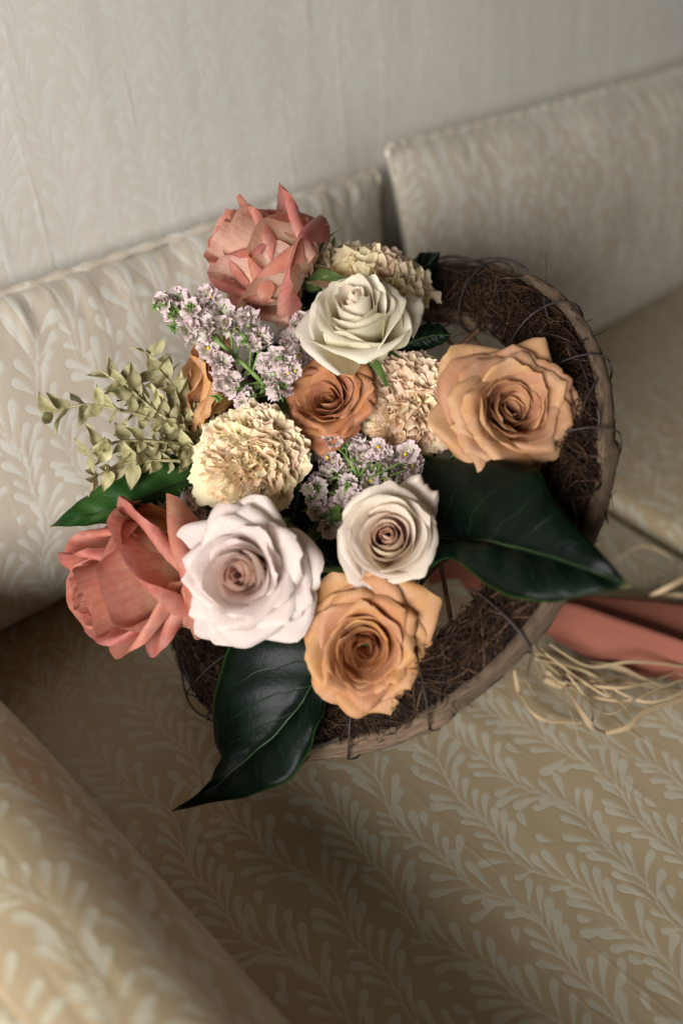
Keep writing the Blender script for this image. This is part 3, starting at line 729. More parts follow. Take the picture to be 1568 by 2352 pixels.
rose('amber orange rose at the bottom, above the dark fibre rim', 836, 1494, .540, (-.05, .10, -.99), 170, 'amber', GARDEN, 105, 2.1,
     extra=((-5, 1.1, 0.3, 10, 12, 0.62, 1.5, dict(side=dict(al=R_(46), off=1.0, r=.09, amax=2.2), lip=0, ew=.4, a=.25, rip=.015)), (-88, 1.2, 0.36, -6, 14, 0.66, 1.7, dict(side=dict(al=R_(46), off=1.0, r=.09, amax=2.2), lip=0, ew=.4, a=.25, rip=.015)), (-192, 1.16, 0.05, -28, 4, 0.36, 1.8, dict(lip=.04, ew=1.2, a=.15, rip=.03)), (-40, 1.06, 0.34, 5, 12, 0.6, 1.5, dict(side=dict(al=R_(46), off=1.0, r=.09, amax=2.2), lip=0, ew=.4, a=.25, rip=.015))))
rose('big blush white rose, the largest and nearest flower', 557, 1318, .535, (-.22, -.02, -.97), 172, 'white', CLASSIC, 106, .4,
     extra=((205, 1.1, 0.3, 5, 12, 0.62, 1.5, dict(side=dict(al=R_(46), off=1.0, r=.09, amax=2.2), lip=0, ew=.4, a=.25, rip=.015)), (-75, 1.12, 0.3, 2, 12, 0.64, 1.5, dict(side=dict(al=R_(46), off=1.0, r=.09, amax=2.2), lip=0, ew=.4, a=.25, rip=.015)), (128, 1.12, 0.32, 6, 12, 0.58, 1.5, dict(side=dict(al=R_(46), off=1.0, r=.09, amax=2.2), lip=0, ew=.4, a=.25, rip=.015)), (55, 1.06, 0.34, 12, 12, 0.62, 1.4, dict(side=dict(al=R_(46), off=1.0, r=.09, amax=2.2), lip=0, ew=.4, a=.25, rip=.015)), (-20, 1.06, 0.36, 20, 12, 0.66, 1.4, dict(side=dict(al=R_(46), off=1.0, r=.09, amax=2.2), lip=0, ew=.4, a=.25, rip=.015)), (-140, 1.04, 0.32, 4, 12, 0.6, 1.5, dict(side=dict(al=R_(46), off=1.0, r=.09, amax=2.2), lip=0, ew=.4, a=.25, rip=.015))))
rose('small blush rose with tight pink spiral beside the right dark leaf', 890, 1235, .543, (-.10, -.16, -.97), 132, 'blush', CUP, 107, 1.4,
     extra=((-25, 1.18, .62, 75, 10, .5, 1.2, dict(lip=.18, lip_r=.1)),))
rose('coral rose at the far left edge of the bouquet, facing left', 318, 1328, .585, (-.80, .28, -.53), 222, 'coral', POINTED, 108, .9, zo=.45)
rose('tan rose half hidden behind the lilac sprig, seen from the side', 468, 882, .625, (-.93, -.10, -.25), 150, 'amber', dict(GARDEN, n=30, H=1.0), 109, .3, zo=.5)

# ------------------------------------------------------------------ carnations
def carnation(label, u, v, t, axis, rpx, mat, seed, n=74, H=.80, spin=0.0, mats=None):
    rg = np.random.default_rng(seed); R = rpx * t / F; Hh = H * R
    Mx = flower_matrix(u, v, t, axis, spin, .62 * Hh)
    root = tag(empty('carnation', Mx), label, 'carnation', 'carnations in the bouquet'); ang = 0
    for i in range(n):
        k = i / (n - 1); ang += R_(137.5) + rg.normal(0, .3)
        rho = R * (.06 + .90 * k ** .72) * (1 + rg.normal(0, .05)); z = Hh * (1.0 - .62 * k ** 2.2) * (1 + rg.normal(0, .05))
        tau = R_(np.interp(k, [0, .5, .85, 1], [62, 45, 12, -8]) + rg.normal(0, 24 * (1 - .6 * k)))
        me = petal_mesh('petal', 27, 12, rho, z, tau, R_(70 - 40 * k), ang, R * np.interp(k, [0, .5, 1], [.27, .34, .46]), 1.6 + k, R, rg,
                        a=.22, p=2.2, lip=.0, rip=.12 * (1 - .55 * k) * rg.uniform(.6, 1.3), ripf=rg.uniform(3, 5.5), spiral=.0, r0=.05, psi=rg.normal(0, .6) * (1 - .8 * k), serr=.03, serf=6.3,
                        apex=0, g0=.18, buckle=.05)
        link('petal', me, M[mat if (rg.random() < .75 or mats is None) else mats], root).color = (.2 + .8 * rg.random(),) * 3 + (1,)
    b = np.linspace(0, 1, 7); V, Fq, U = tube_geo(np.stack([0 * b, 0 * b, -R * .42 + b * R * .55], -1), R * np.array([.08, .15, .17, .17, .18, .19, .21]), 10)
    link('calyx', make_mesh('calyx', V, [tuple(q) if q[2] != q[3] else tuple(q[:3]) for q in Fq], U), M['sepal'], root)
    stem_part(root, Mx, -R * .38)
    return root
carnation('yellowish peach carnation behind the cream white rose, seen from the side', 850, 628, .640, (.18, -.86, -.42), 172, 'carn', 201, 70, .75, mats='carn_pink')
carnation('ruffled pale peach carnation between the caramel rose and the big tan rose', 938, 930, .607, (-.05, -.10, -.99), 140, 'carn_pink', 202, 130, .75, mats='carn')
carnation('ruffled cream yellow carnation on the left above the big blush white rose', 568, 1055, .580, (-.22, -.16, -.95), 148, 'carn', 203, 130, .80, mats='carn_pink')

# ------------------------------------------------------------------ statice sprigs
def floret_mesh(seed):
    rg = np.random.default_rng(seed); na_, nt_ = 26, 7
    a = np.linspace(0, 2 * np.pi, na_, endpoint=False); t = np.linspace(0, 1, nt_)
    A, T = np.meshgrid(a, t, indexing='ij'); R = .0046
    pl = 1 + .09 * T ** 2 * np.sin(5 * A + rg.uniform(0, 6)) + .09 * T ** 2 * np.sin(13 * A + rg.uniform(0, 6)) + .07 * T ** 3 * rg.normal(size=(na_, 1))
    rad = R * (.14 + .86 * T ** 1.25) * pl
    z = .0062 * (T ** .8) + .0011 * T ** 2 * np.sin(10 * A + rg.uniform(0, 6)) - .0012 * T ** 4
    P = np.stack([rad * np.cos(A) * rg.uniform(.75, 1.1), rad * np.sin(A), z], -1)
    return make_mesh('floret', P.reshape(-1, 3), grid_faces(na_, nt_, True), np.stack([np.sin(A * 2.5) * .8, T], -1).reshape(-1, 2))
FLO = [floret_mesh(k) for k in range(6)]
for f_ in FLO: f_.materials.append(M['statice'])
mb = MB(); 
V, Fq, U = tube_geo(np.array([[0, 0, .003], [0, 0, .0052]]), [.0007, .0006], 6); 
CEN = make_mesh('floret_centre', V, [tuple(q) if q[2] != q[3] else tuple(q[:3]) for q in Fq], U); CEN.materials.append(M['yellow'])
def bract_mesh(seed):
    rg = np.random.default_rng(seed); mb = MB()
    for k in range(16):
        d_ = rg.normal(size=3); d_[2] = abs(d_[2]) + .2; d_ /= np.linalg.norm(d_); L = rg.uniform(.0035, .0075)
        V, Fq, U = tube_geo(np.array([d_ * 0, d_ * L * .5 + rg.normal(0, .0004, 3), d_ * L]), [.00055, .0007, .0001], 4)
        mb.add(V, np.array(Fq), U)
    me = make_mesh('bract', np.concatenate(mb.V), [tuple(q) if q[2] != q[3] else tuple(q[:3]) for q in np.concatenate(mb.Fc)], np.concatenate(mb.U)); me.materials.append(M['bract'])
    return me
BRA = [bract_mesh(k) for k in range(4)]
def orient(p, z, spin, sc):
    z = z / np.linalg.norm(z); ref = np.array([0, 0, 1.0]) if abs(z[2]) < .9 else np.array([1.0, 0, 0])
    x = np.cross(ref, z); x /= np.linalg.norm(x); y = np.cross(z, x); c, s = math.cos(spin), math.sin(spin)
    x, y = (c * x + s * y) * sc, (-s * x + c * y) * sc; z = z * sc
    return Matrix(((x[0], y[0], z[0], p[0]), (x[1], y[1], z[1], p[1]), (x[2], y[2], z[2], p[2]), (0, 0, 0, 1)))
def statice(label, spine, clusters, seed, per=6, spread=14, sc=1.22):
    """spine: (u, v, t) points of the stalk; clusters: (u, v, t) heads"""
    rg = np.random.default_rng(seed); sp3 = np.array([at(*q) for q in spine]); base = sp3[-1]
    T0 = Matrix.Translation(base); root = tag(empty('statice_sprig', T0), label, 'statice', 'statice sprigs in the bouquet')
    Q = catmull(sp3, 40); tube('stem', Q - base, np.linspace(.0011, .0019, 40), M['stem'], root, 7)
    for (u, v, t) in clusters:
        c = at(u, v, t); j = int(np.argmin(np.linalg.norm(Q - c, axis=1))); j = min(39, j + 4); p0 = Q[j]
        view = CAM - c; view /= np.linalg.norm(view)
        out = c - p0; out = out / (np.linalg.norm(out) + 1e-6)
        mid = (p0 + c) / 2 - view * .003
        cb = c - view * .004
        tube('branch', catmull([p0, mid, cb], 8) - base, .0008, M['stem'], root, 5)
        o = bpy.data.objects.new('bract', BRA[rg.integers(4)]); C.objects.link(o); o.parent = root
        o.matrix_local = orient(cb - base - view * .001 - out * .002, view * .5 + out * .2 + rg.normal(0, .4, 3), rg.uniform(0, 6), .95)
        o = bpy.data.objects.new('bract', BRA[rg.integers(4)]); C.objects.link(o); o.parent = root
        o.matrix_local = orient(cb - base + rg.normal(0, .0035, 3), view * .6 + rg.normal(0, .5, 3), rg.uniform(0, 6), .85)
        for k in range(per):
            dirv = view * .75 + out * .35 + rg.normal(0, .50, 3); dirv /= np.linalg.norm(dirv)
            off = rg.normal(0, 1, 3); off -= view * (off @ view) * .6; off = off / np.linalg.norm(off) * rg.uniform(.3, 1.0) * spread * t / F
            fo = bpy.data.objects.new('floret', FLO[rg.integers(6)]); C.objects.link(fo); fo.parent = root
            fo.matrix_local = orient(cb + off - base - dirv * .002, dirv + off * 45, rg.uniform(0, 6), sc * rg.uniform(.55, 1.2))
            if rg.random() < .16:
                co = bpy.data.objects.new('floret_centre', CEN); C.objects.link(co); co.parent = fo
    return root
zA = lambda zx, zy, t: (344.5 + zx * .4394, 401.9 + zy * .4394, t)
zC = lambda zx, zy, t: (631.6 + zx * .3296, 976 + zy * .3296, t)
zD = lambda zx, zy, t: (86.1 + zx * .4028, 746.4 + zy * .4028, t)
statice('long lilac statice sprig reaching up to the left below the top coral rose', [zA(130, 700, .585), zA(330, 850, .585), zA(480, 980, .59), zA(610, 1110, .60), (690, 980, .64), (760, 1080, .67)],
    [zA(x, y, .578 + .004 * (i % 4)) for i, (x, y) in enumerate([(85, 650), (140, 640), (110, 710), (175, 735), (215, 800), (290, 650), (370, 690), (255, 845), (320, 815), (420, 790), (490, 770), (330, 930), (355, 985), (530, 880), (590, 860), (600, 985), (690, 960), (390, 1080), (430, 1110), (660, 1075), (730, 1030), (680, 1130), (470, 1180), (520, 1160), (240, 700)])], 301)
statice('short lilac statice sprig tucked against the cream white rose', [zA(770, 740, .612), zA(790, 850, .612), zA(810, 980, .62), (720, 900, .65), (780, 1060, .68)],
    [zA(x, y, .608) for x, y in [(770, 750), (800, 800), (750, 870), (820, 880), (870, 930), (800, 970), (770, 930), (900, 950)]], 302)
statice('lilac statice sprig in the centre above the small blush rose', [zC(420, 130, .60), zC(560, 330, .595), zC(560, 520, .60), (830, 1180, .64), (880, 1190, .68)],
    [zC(x, y, .590 + .004 * (i % 3)) for i, (x, y) in enumerate([(390, 110), (490, 90), (590, 150), (730, 170), (410, 280), (500, 300), (600, 240), (740, 240), (830, 230), (930, 230), (980, 290), (640, 330), (520, 430), (640, 420), (770, 380), (880, 400), (950, 470), (330, 390), (260, 430), (290, 550), (400, 570), (510, 520), (570, 570), (430, 660), (370, 690), (290, 600), (690, 480)])], 303)
statice('small dull lilac statice tuft behind the left coral rose', [zD(830, 970, .60), zD(850, 1040, .61), (500, 1180, .63), (700, 1200, .67)],
    [zD(x, y, .60) for x, y in [(850, 970), (790, 1020), (890, 1010), (730, 1050), (830, 1060), (900, 1060)]], 304, 5)

# ------------------------------------------------------------------ leaves
def leaf_grid(stations, n_along=34, n_across=7, wave=.0012, seed=0):
    """stations: list of (left, mid, right), each (u, v, t)"""
    L3 = catmull([at(*s[0]) for s in stations], n_along); M3 = catmull([at(*s[1]) for s in stations], n_along); R3 = catmull([at(*s[2]) for s in stations], n_along)
    rows = []; S = np.linspace(-1, 1, 2 * n_across + 1)
    for s in S:
        a = abs(s)
        E = L3 if s < 0 else R3
        rows.append(M3 * (1 - a) + E * a)
    G = np.stack(rows)                                              # (across, along, 3)
    du = np.gradient(G, axis=0); dv = np.gradient(G, axis=1); N = np.cross(du, dv); N /= np.linalg.norm(N, axis=-1, keepdims=True) + 1e-9
    sgn = np.sign(np.sum(N.mean((0, 1)) * (CAM - G.mean((0, 1))))) ; N *= sgn
    w = np.linalg.norm(L3 - R3, axis=1)[None, :, None]
    bulge = (np.abs(S) * (1 - np.abs(S)) * 4)[:, None, None] * .07 * w
    T = np.linspace(0, 1, n_along)
    rip = wave * (np.sin(T * 21 + seed)[None, :] * (np.abs(S) ** 2)[:, None] + .6 * np.sin(T * 40 - np.abs(S)[:, None] * 6 + seed))[..., None]
    G = G + N * (bulge + rip * np.minimum(1, w / .02))
    return G, S, T, sgn, M3, N
def big_leaf(label, stations, mat='dark_leaf', seed=0, stem_to=True, name='leaf', group='large glossy leaves'):
    G, S, T, sgn, M3, N = leaf_grid(stations, seed=seed)
    base = M3[0]; root = tag(empty(name, Matrix.Translation(base)), label, 'leaf', group)
    nu, nv = G.shape[:2]; fc = grid_faces(nu, nv)
    if sgn < 0: fc = fc[:, ::-1].copy()
    U = np.stack(np.meshgrid(S, T, indexing='ij'), -1).reshape(-1, 2)
    me = make_mesh('blade', (G - base).reshape(-1, 3), fc, U); o = link('blade', me, M[mat], root)
    md = o.modifiers.new('thickness', 'SOLIDIFY'); md.thickness = .0006; md.offset = -1
    mr = G[nu // 2] + N[nu // 2] * .0001 - base
    tube('midrib', mr[:-1], np.linspace(.0011, .00025, nv - 1), M['midrib'], root, 6)
    if stem_to:
        d_ = (M3[0] - M3[3]); d_ /= np.linalg.norm(d_)
        tube('stalk', catmull([mr[0], mr[0] + d_ * .015, (BIND - base) * .6 + d_ * .01 - RN * .0, BIND - base + rng.normal(0, .004, 3)], 18), .0014, M['stem'], root, 6)
    return root
def lv(st, ts, clear=None): return [tuple((q[0], q[1], (ts[i] + dt) if clear is None or i > 6 else min(ts[i] + dt, tplane(q[0], q[1], clear))) for q, dt in zip(s, (.004, 0, .004))) for i, s in enumerate(st)]
big_leaf('large dark glossy leaf hanging down from the bottom of the bouquet to the seat', lv([((600, 1390), (770, 1500), (792, 1530)), ((528, 1478), (727, 1562), (752, 1598)), ((497, 1580), (680, 1632), (736, 1660)),
    ((489, 1690), (622, 1697), (706, 1730)), ((506, 1745), (560, 1748), (657, 1798)), ((480, 1795), (500, 1802), (570, 1828)), ((440, 1832), (450, 1835), (480, 1845)), ((394, 1863), (395, 1863), (396, 1863))],
    [.572, .574, .579, .587, .595, .602, .605, .602], .030), seed=1)
def ph(u, v, h): return (u, v, tplane(u, v, h))
big_leaf('broad dark glossy leaf with pointed tip crossing the wreath on the right', [(ph(955, 1040, .018), ph(1000, 1238, .012), ph(915, 1352, .018)), (ph(1015, 1053, .030), ph(1060, 1238, .020), ph(1015, 1283, .026)), (ph(1110, 1054, .040), ph(1120, 1243, .038), ph(1063, 1303, .044)),
    (ph(1222, 1070, .046), ph(1180, 1256, .039), ph(1130, 1350, .043)), (ph(1258, 1125, .044), ph(1250, 1274, .039), ph(1190, 1377, .042)), (ph(1312, 1200, .042), ph(1320, 1297, .038), ph(1275, 1381, .040)), (ph(1374, 1262, .038), ph(1385, 1321, .035), ph(1350, 1367, .036)), (ph(1446, 1345, .03), ph(1448, 1346, .03), ph(1447, 1348, .03))], seed=2)
big_leaf('green leaf with yellowed edge pointing left above the left coral rose', lv([((490, 1022), (490, 1085), (490, 1150)), ((400, 1042), (410, 1112), (420, 1168)), ((330, 1062), (345, 1137), (360, 1188)), ((270, 1092), (285, 1158), (300, 1198)), ((205, 1132), (220, 1180), (230, 1206)), ((160, 1170), (165, 1193), (170, 1208)), ((116, 1209), (116, 1209), (117, 1210))],
    [.612, .605, .600, .596, .592, .588, .585]), 'green_leaf', seed=3)
big_leaf('short dark leaf right of the cream white rose', lv([((900, 790), (905, 805), (900, 825)), ((950, 755), (955, 782), (960, 808)), ((1000, 742), (1000, 770), (1005, 795)), ((1038, 770), (1038, 771), (1038, 772))], [.63, .625, .62, .615]), seed=4)
big_leaf('dark leaf standing behind the top carnation', lv([((860, 700), (890, 720), (930, 740)), ((905, 630), (930, 665), (975, 690)), ((960, 585), (970, 620), (1000, 640)), ((1010, 577), (1010, 578), (1011, 579))], [.668, .664, .660, .655]), seed=5)
# dark leaves deep inside the bouquet
deep = [((690, 1120), (640, 1320), 'under the left carnation'), ((700, 1230), (800, 1340), 'under the small blush rose on its left'), ((720, 1060), (700, 1200), 'under the centre statice sprig'),
        ((610, 800), (680, 960), 'below the long statice sprig'), ((760, 1010), (880, 1100), 'behind the centre statice sprig'), ((760, 640), (690, 760), 'below the top coral rose'), ((560, 1180), (480, 1420), 'behind the big blush white rose'), ((700, 1420), (850, 1330), 'behind the amber orange rose')]
for i, (p, q, where) in enumerate(deep):
    p = np.array(p, float); q = np.array(q, float); d_ = q - p; n_ = np.array([d_[1], -d_[0]]) ; t0 = .645
    st = [tuple((*(p + d_ * a + n_ * s * wd), t0 + .004 * abs(s)) for s in (-1, 0, 1)) for a, wd in ((0, .16), (.3, .32), (.65, .26), (1, .01))]
    big_leaf('dark shaded leaf deep in the bouquet ' + where, st, seed=10 + i, group='shaded leaves inside the bouquet')

# pale dried foliage
def small_leaf_mesh(seed):
    rg = np.random.default_rng(seed); nu, nv = 7, 10; S, T = np.meshgrid(np.linspace(-1, 1, nu), np.linspace(0, 1, nv), indexing='ij')
    L = .0150; w = .0042 * np.sin(np.pi * T ** .72) ** 1.05 * (1 - .25 * T)
    c = rg.uniform(-.5, .7)
    P = np.stack([w * S, L * T, .0016 * np.abs(S) * np.sin(np.pi * T) + c * L * .35 * T * T + .0006 * np.sin(T * 9 + S * 2 + seed)], -1)
    me = make_mesh('leaf', P.reshape(-1, 3), grid_faces(nu, nv), np.stack([S, T], -1).reshape(-1, 2)); me.materials.append(M['pale_leaf']); return me
SML = [small_leaf_mesh(k) for k in range(5)]
def pale_branch(label, pts, seed, step=.0082):
    rg = np.random.default_rng(seed); Q = catmull([at(*p) for p in pts], 60); base = Q[0]
    root = tag(empty('foliage_branch', Matrix.Translation(base)), label, 'foliage', 'pale dried foliage branches')
    tube('stem', Q - base, np.linspace(.0013, .0006, 60), M['pale_leaf'], root, 6)
    sl_ = np.concatenate([[0], np.cumsum(np.linalg.norm(np.diff(Q, axis=0), axis=1))]); d_ = step * .5; k = 0
    while d_ <= sl_[-1] + .001:
        p = np.array([np.interp(d_, sl_, Q[:, i]) for i in range(3)]); p2 = np.array([np.interp(d_ - .002, sl_, Q[:, i]) for i in range(3)])
        tg = p - p2; tg /= np.linalg.norm(tg) + 1e-9; view = CAM - p; view /= np.linalg.norm(view); sd = np.cross(view, tg); sd /= np.linalg.norm(sd) + 1e-9
        for sg in ((1, -1) if rg.random() < .75 else (1, -1, 0)):
            yv = tg * rg.uniform(.1, .9) + sd * sg * rg.uniform(.4, 1.0) + view * rg.normal(.15, .6); yv /= np.linalg.norm(yv)
            if np.dot(p + yv * .0145 - np.array([0, .43 + .30 * max(p[2] - .1, 0), 0]), (0, 1, 0)) > 0: yv = yv - np.array([0, .9, 0]); yv /= np.linalg.norm(yv)
            zv = view + rg.normal(0, .85, 3); zv -= yv * (zv @ yv); zv /= np.linalg.norm(zv); xv = np.cross(yv, zv); sc = rg.uniform(.7, 1.3)
            o = bpy.data.objects.new('leaf', SML[rg.integers(5)]); C.objects.link(o); o.parent = root; q = p - base
            o.matrix_local = Matrix(((xv[0] * sc, yv[0] * sc, zv[0] * sc, q[0]), (xv[1] * sc, yv[1] * sc, zv[1] * sc, q[1]), (xv[2] * sc, yv[2] * sc, zv[2] * sc, q[2]), (0, 0, 0, 1)))
        d_ += step * rg.uniform(.8, 1.25)
    return root
PB = [('lowest tip of the pale foliage', [(500, 1060, .622), (400, 1058, .600), (300, 1062, .588), (225, 1092, .580)]),
      ('pale dried foliage branch pointing farthest left', [(500, 1010, .625), (330, 955, .592), (200, 930, .576), (105, 952, .570)]),
      ('pale dried foliage branch rising to the topmost tip', [(490, 1000, .630), (410, 900, .606), (365, 850, .598), (335, 800, .594)]),
      ('pale dried foliage branch ending just above the leftmost one', [(490, 1000, .628), (380, 945, .600), (290, 890, .588), (232, 850, .582)]),
      ('pale dried foliage branch just below the leftmost one', [(490, 1030, .622), (370, 1015, .594), (270, 1015, .582), (205, 1045, .576)]),
      ('pale dried foliage branch beside the half hidden tan rose', [(500, 1010, .632), (430, 960, .612), (395, 900, .606), (368, 832, .604)]),
      ('pale dried foliage branch in the middle of the pale tuft', [(500, 1020, .628), (420, 985, .604), (340, 930, .590), (275, 868, .584)]),
      ('pale dried foliage branch low against the green leaf', [(500, 1040, .622), (430, 1030, .606), (360, 1035, .594), (290, 1040, .586)])]
PB[0] = ('pale dried foliage branch at the bottom of the pale tuft', PB[0][1])
for i, (lb, pts) in enumerate(PB): pale_branch(lb, pts, 400 + i)
# thin green filler sprigs
GRS = []
for k in range(3):
    me = SML[k].copy(); me.name = 'leaflet'; co = np.empty(len(me.vertices) * 3, np.float32); me.vertices.foreach_get('co', co); co = co.reshape(-1, 3) * np.array([.28, .55, .55], np.float32)
    me.vertices.foreach_set('co', np.ascontiguousarray(co).ravel()); me.materials.clear(); me.materials.append(M['sepal']); GRS.append(me)
def green_sprig(label, pts, seed):
    rg = np.random.default_rng(seed); Q = catmull([at(*p) for p in pts], 40); base = Q[0]
    root = tag(empty('green_sprig', Matrix.Translation(base)), label, 'foliage', 'thin green filler sprigs'); tube('stem', Q - base, np.linspace(.0009, .0004, 40), M['sepal'], root, 5)
    for j in range(6, 40, 2):
        p = Q[j]; tg = Q[j] - Q[j - 1]; tg /= np.linalg.norm(tg); view = CAM - p; view /= np.linalg.norm(view); sd = np.cross(view, tg); sd /= np.linalg.norm(sd)
        for sg in (1, -1):
            yv = tg + sd * sg * rg.uniform(.5, .9) + view * rg.normal(0, .25); yv /= np.linalg.norm(yv); zv = view - yv * (view @ yv); zv /= np.linalg.norm(zv); xv = np.cross(yv, zv); q = p - base
            o = bpy.data.objects.new('leaflet', GRS[rg.integers(3)]); C.objects.link(o); o.parent = root
            o.matrix_local = Matrix(((xv[0], yv[0], zv[0], q[0]), (xv[1], yv[1], zv[1], q[1]), (xv[2], yv[2], zv[2], q[2]), (0, 0, 0, 1)))
green_sprig('feathery green sprig left of the small blush rose', [(690, 1290, .62), (715, 1235, .600), (745, 1200, .590), (775, 1180, .585)], 501)
green_sprig('feathery green sprig right of the top coral rose', [(700, 660, .655), (722, 620, .645), (745, 590, .64), (768, 566, .636)], 502)

# ------------------------------------------------------------------ ribbon and raffia
def strip(name, P, w, side, mat, parent=None, n=60, twist=None, nw=5, cup=0.0):
    Q = catmull(P, n); T = np.gradient(Q, axis=0); T /= np.linalg.norm(T, axis=1, keepdims=True) + 1e-9
    sd = np.broadcast_to(np.asarray(side, float), (n, 3)) if np.ndim(side) == 1 else catmull(side, n)
    sd = sd - T * np.sum(sd * T, axis=1, keepdims=True); sd = sd / (np.linalg.norm(sd, axis=1, keepdims=True) + 1e-9); nn = np.cross(T, sd)
    if twist is not None:
        a = np.interp(np.linspace(0, 1, n), np.linspace(0, 1, len(twist)), twist); sd, nn = np.cos(a)[:, None] * sd + np.sin(a)[:, None] * nn, -np.sin(a)[:, None] * sd + np.cos(a)[:, None] * nn
    ww = np.broadcast_to(np.asarray(w, float), (n,)) if np.ndim(w) == 0 else np.interp(np.linspace(0, 1, n), np.linspace(0, 1, len(w)), w)
    s = np.linspace(-1, 1, nw)
    V = Q[None] + s[:, None, None] * (ww / 2)[None, :, None] * sd[None] + cup * (s ** 2)[:, None, None] * ww[None, :, None] * nn[None]
    Ld = np.concatenate([[0], np.cumsum(np.linalg.norm(np.diff(Q, axis=0), axis=1))])
    U = np.stack(np.broadcast_arrays(s[:, None] * .5, Ld[None]), -1).reshape(-1, 2)
    o = link(name, make_mesh(name, V.reshape(-1, 3), grid_faces(nw, n), U), mat, parent)
    md = o.modifiers.new('thickness', 'SOLIDIFY'); md.thickness = .0003; md.offset = 0
    return o
def on_seat(u, v, h=.004):
    ray = cw(((u - CX) / F, (v - CY) / F, 1)); t = (CAMZ - h) / -ray[2]; return CAM + ray * t
rb = tag(empty('ribbon', Matrix.Translation(BIND)), 'coral satin ribbon trailing to the right from under the wreath', 'ribbon')
IB = Matrix.Translation(-Vector(BIND))
def rpart(o, root=rb): o.parent = root; o.matrix_local = IB; return o
def band(name, up, lo, n=70, nw=9, fold=.0):
    A = catmull([on_seat(*q) for q in up], n); B = catmull([on_seat(*q) for q in lo], n); w = np.linspace(0, 1, nw)
    G = A[None] * (1 - w)[:, None, None] + B[None] * w[:, None, None]
    nn = np.cross(B - A, np.gradient(A, axis=0)); nn /= np.linalg.norm(nn, axis=1, keepdims=True); nn *= np.sign(nn[:, 2:3])
    s = np.linspace(0, 1, n)
    G = G + nn[None] * (fold * np.sin(np.pi * w)[:, None] + .0006 * np.sin(s * 9 + 3)[None] * w[:, None] + .0004 * np.sin(s * 14)[None] * (1 - w)[:, None])[..., None]
    o = link(name, make_mesh(name, G.reshape(-1, 3), grid_faces(nw, n), np.stack(np.meshgrid(w, s * .3, indexing='ij'), -1).reshape(-1, 2)), M['ribbon'])
    md = o.modifiers.new('thickness', 'SOLIDIFY'); md.thickness = .0004; md.offset = 0
    return o
rpart(band('front_tail', [(1215, 1400, .040), (1300, 1384, .036), (1430, 1424, .030), (1568, 1472, .026), (1720, 1530, .024)], [(1215, 1425, .030), (1300, 1485, .010), (1430, 1545, .005), (1568, 1563, .005), (1720, 1580, .005)], fold=.0012))
rpart(band('rear_tail', [(1225, 1380, .034), (1310, 1366, .026), (1440, 1374, .018), (1568, 1384, .016), (1720, 1400, .015)], [(1225, 1415, .024), (1310, 1400, .016), (1440, 1446, .010), (1568, 1496, .008), (1720, 1550, .008)], fold=.003))
rpart(band('bow_loop', [(985, 1310, .03), (1050, 1280, .04), (1120, 1290, .04), (1200, 1350, .04)], [(985, 1345, .01), (1050, 1330, .02), (1120, 1345, .02), (1200, 1400, .03)], fold=.004))
b_ = np.linspace(0, 1, 14)
V, Fq, U = tube_geo(BIND + RN * .02 - np.outer(b_, RN * .068), .011 + .003 * np.cos(b_ * 6), 14)
rpart(link('wrapped_grip', make_mesh('wrapped_grip', V, [tuple(q) if q[2] != q[3] else tuple(q[:3]) for q in Fq], U), M['ribbon']))
tie = at(1225, 1465, .700)
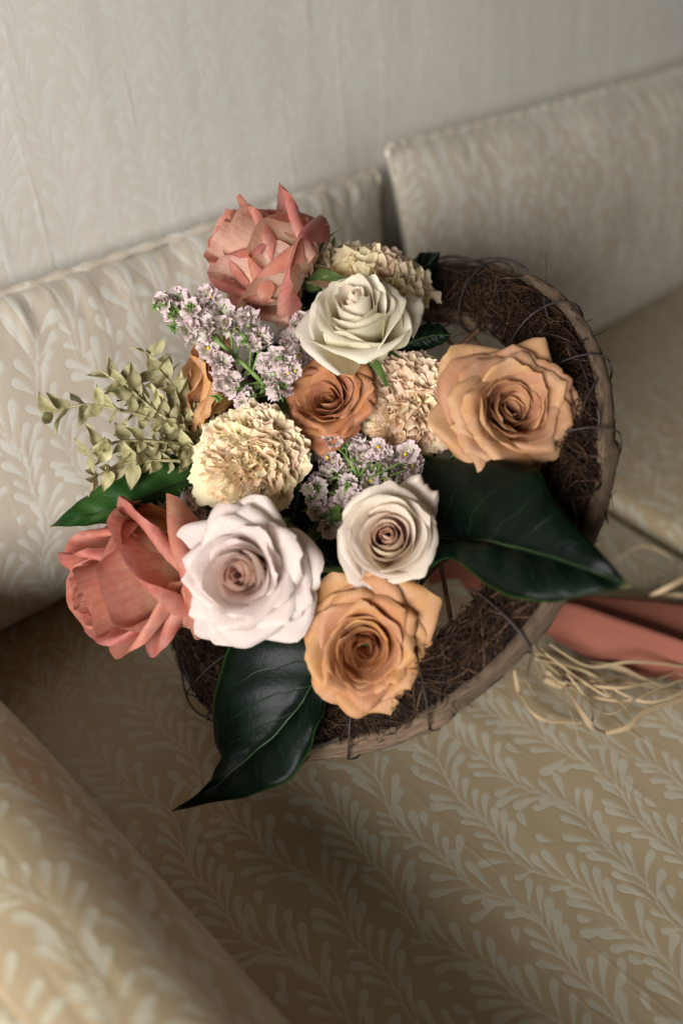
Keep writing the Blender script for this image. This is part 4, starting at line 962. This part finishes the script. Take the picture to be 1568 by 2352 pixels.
RAF = [([(1180, 1540), (1195, 1600), (1240, 1650), (1340, 1662)], .0045), ([(1225, 1480), (1280, 1540), (1315, 1610), (1355, 1665), (1390, 1685)], .0085), ([(1390, 1685), (1440, 1670), (1480, 1635), (1568, 1605), (1660, 1580)], .0055),
       ([(1240, 1490), (1330, 1520), (1420, 1535), (1500, 1570), (1640, 1600)], .0060), ([(1230, 1500), (1300, 1560), (1400, 1580), (1480, 1570), (1560, 1540)], .0030), ([(1235, 1510), (1262, 1550), (1300, 1572), (1380, 1565), (1460, 1570)], .0050),
       ([(1225, 1520), (1250, 1560), (1290, 1575), (1330, 1560)], .0065), ([(1260, 1480), (1350, 1530), (1450, 1520), (1560, 1530), (1660, 1550)], .0028), ([(1300, 1545), (1340, 1600), (1360, 1640), (1355, 1672)], .0030),
       ([(1340, 1540), (1390, 1590), (1430, 1620), (1455, 1655)], .0014), ([(1250, 1500), (1330, 1560), (1400, 1600), (1420, 1560)], .0020), ([(1230, 1505), (1300, 1560), (1390, 1640), (1470, 1600), (1580, 1560), (1680, 1575)], .0022), ([(1230, 1515), (1330, 1590), (1440, 1610), (1530, 1585), (1640, 1590)], .0026), ([(1410, 1290), (1470, 1255), (1530, 1275), (1540, 1310), (1510, 1360)], .0014),
       ([(1490, 1370), (1540, 1345), (1600, 1310), (1680, 1270)], .0060), ([(1480, 1365), (1560, 1368), (1640, 1375)], .0055), ([(1240, 1500), (1290, 1600), (1310, 1640), (1330, 1700)], .0012), ([(1220, 1500), (1210, 1560), (1230, 1600)], .0020)]
raf = tag(empty('raffia_bow', Matrix.Translation(tie)), 'loose straw raffia strands spilling over the seat beside the ribbon', 'raffia')
IT = Matrix.Translation(-Vector(tie))
for k in range(3):
    e = (1640 + rng.uniform(0, 60), 1520 + rng.uniform(0, 110)); m1 = (1330 + rng.uniform(-30, 40), 1540 + rng.uniform(-25, 60)); m2 = (1470 + rng.uniform(-30, 40), 1560 + rng.uniform(-40, 90))
    RAF.append(([(1235 + rng.uniform(-10, 15), 1495 + rng.uniform(-15, 20)), m1, m2, e], rng.uniform(.0012, .0034)))
for i, (pp, w) in enumerate(RAF):
    hh = [.006 + .016 * math.sin(math.pi * k / (len(pp) - 1)) * rng.uniform(.3, 1) + .003 * (i % 3) for k in range(len(pp))]
    if (i < 11 and i not in (2,)) or i > 17: hh[0] = .03
    P = [on_seat(u, v, h) for (u, v), h in zip(pp, hh)]
    a0 = rng.uniform(-.3, .3); o = strip('raffia_strand', P, [w * .45, w * .7, w * .8, w * .55, w * .25], cw((.5, .8, .1)), M['raffia'], None, 46, [a0, a0 + rng.normal(0, .3), a0 + rng.normal(0, .5), a0], 5, .05)
    o.parent = raf; o.matrix_local = IT
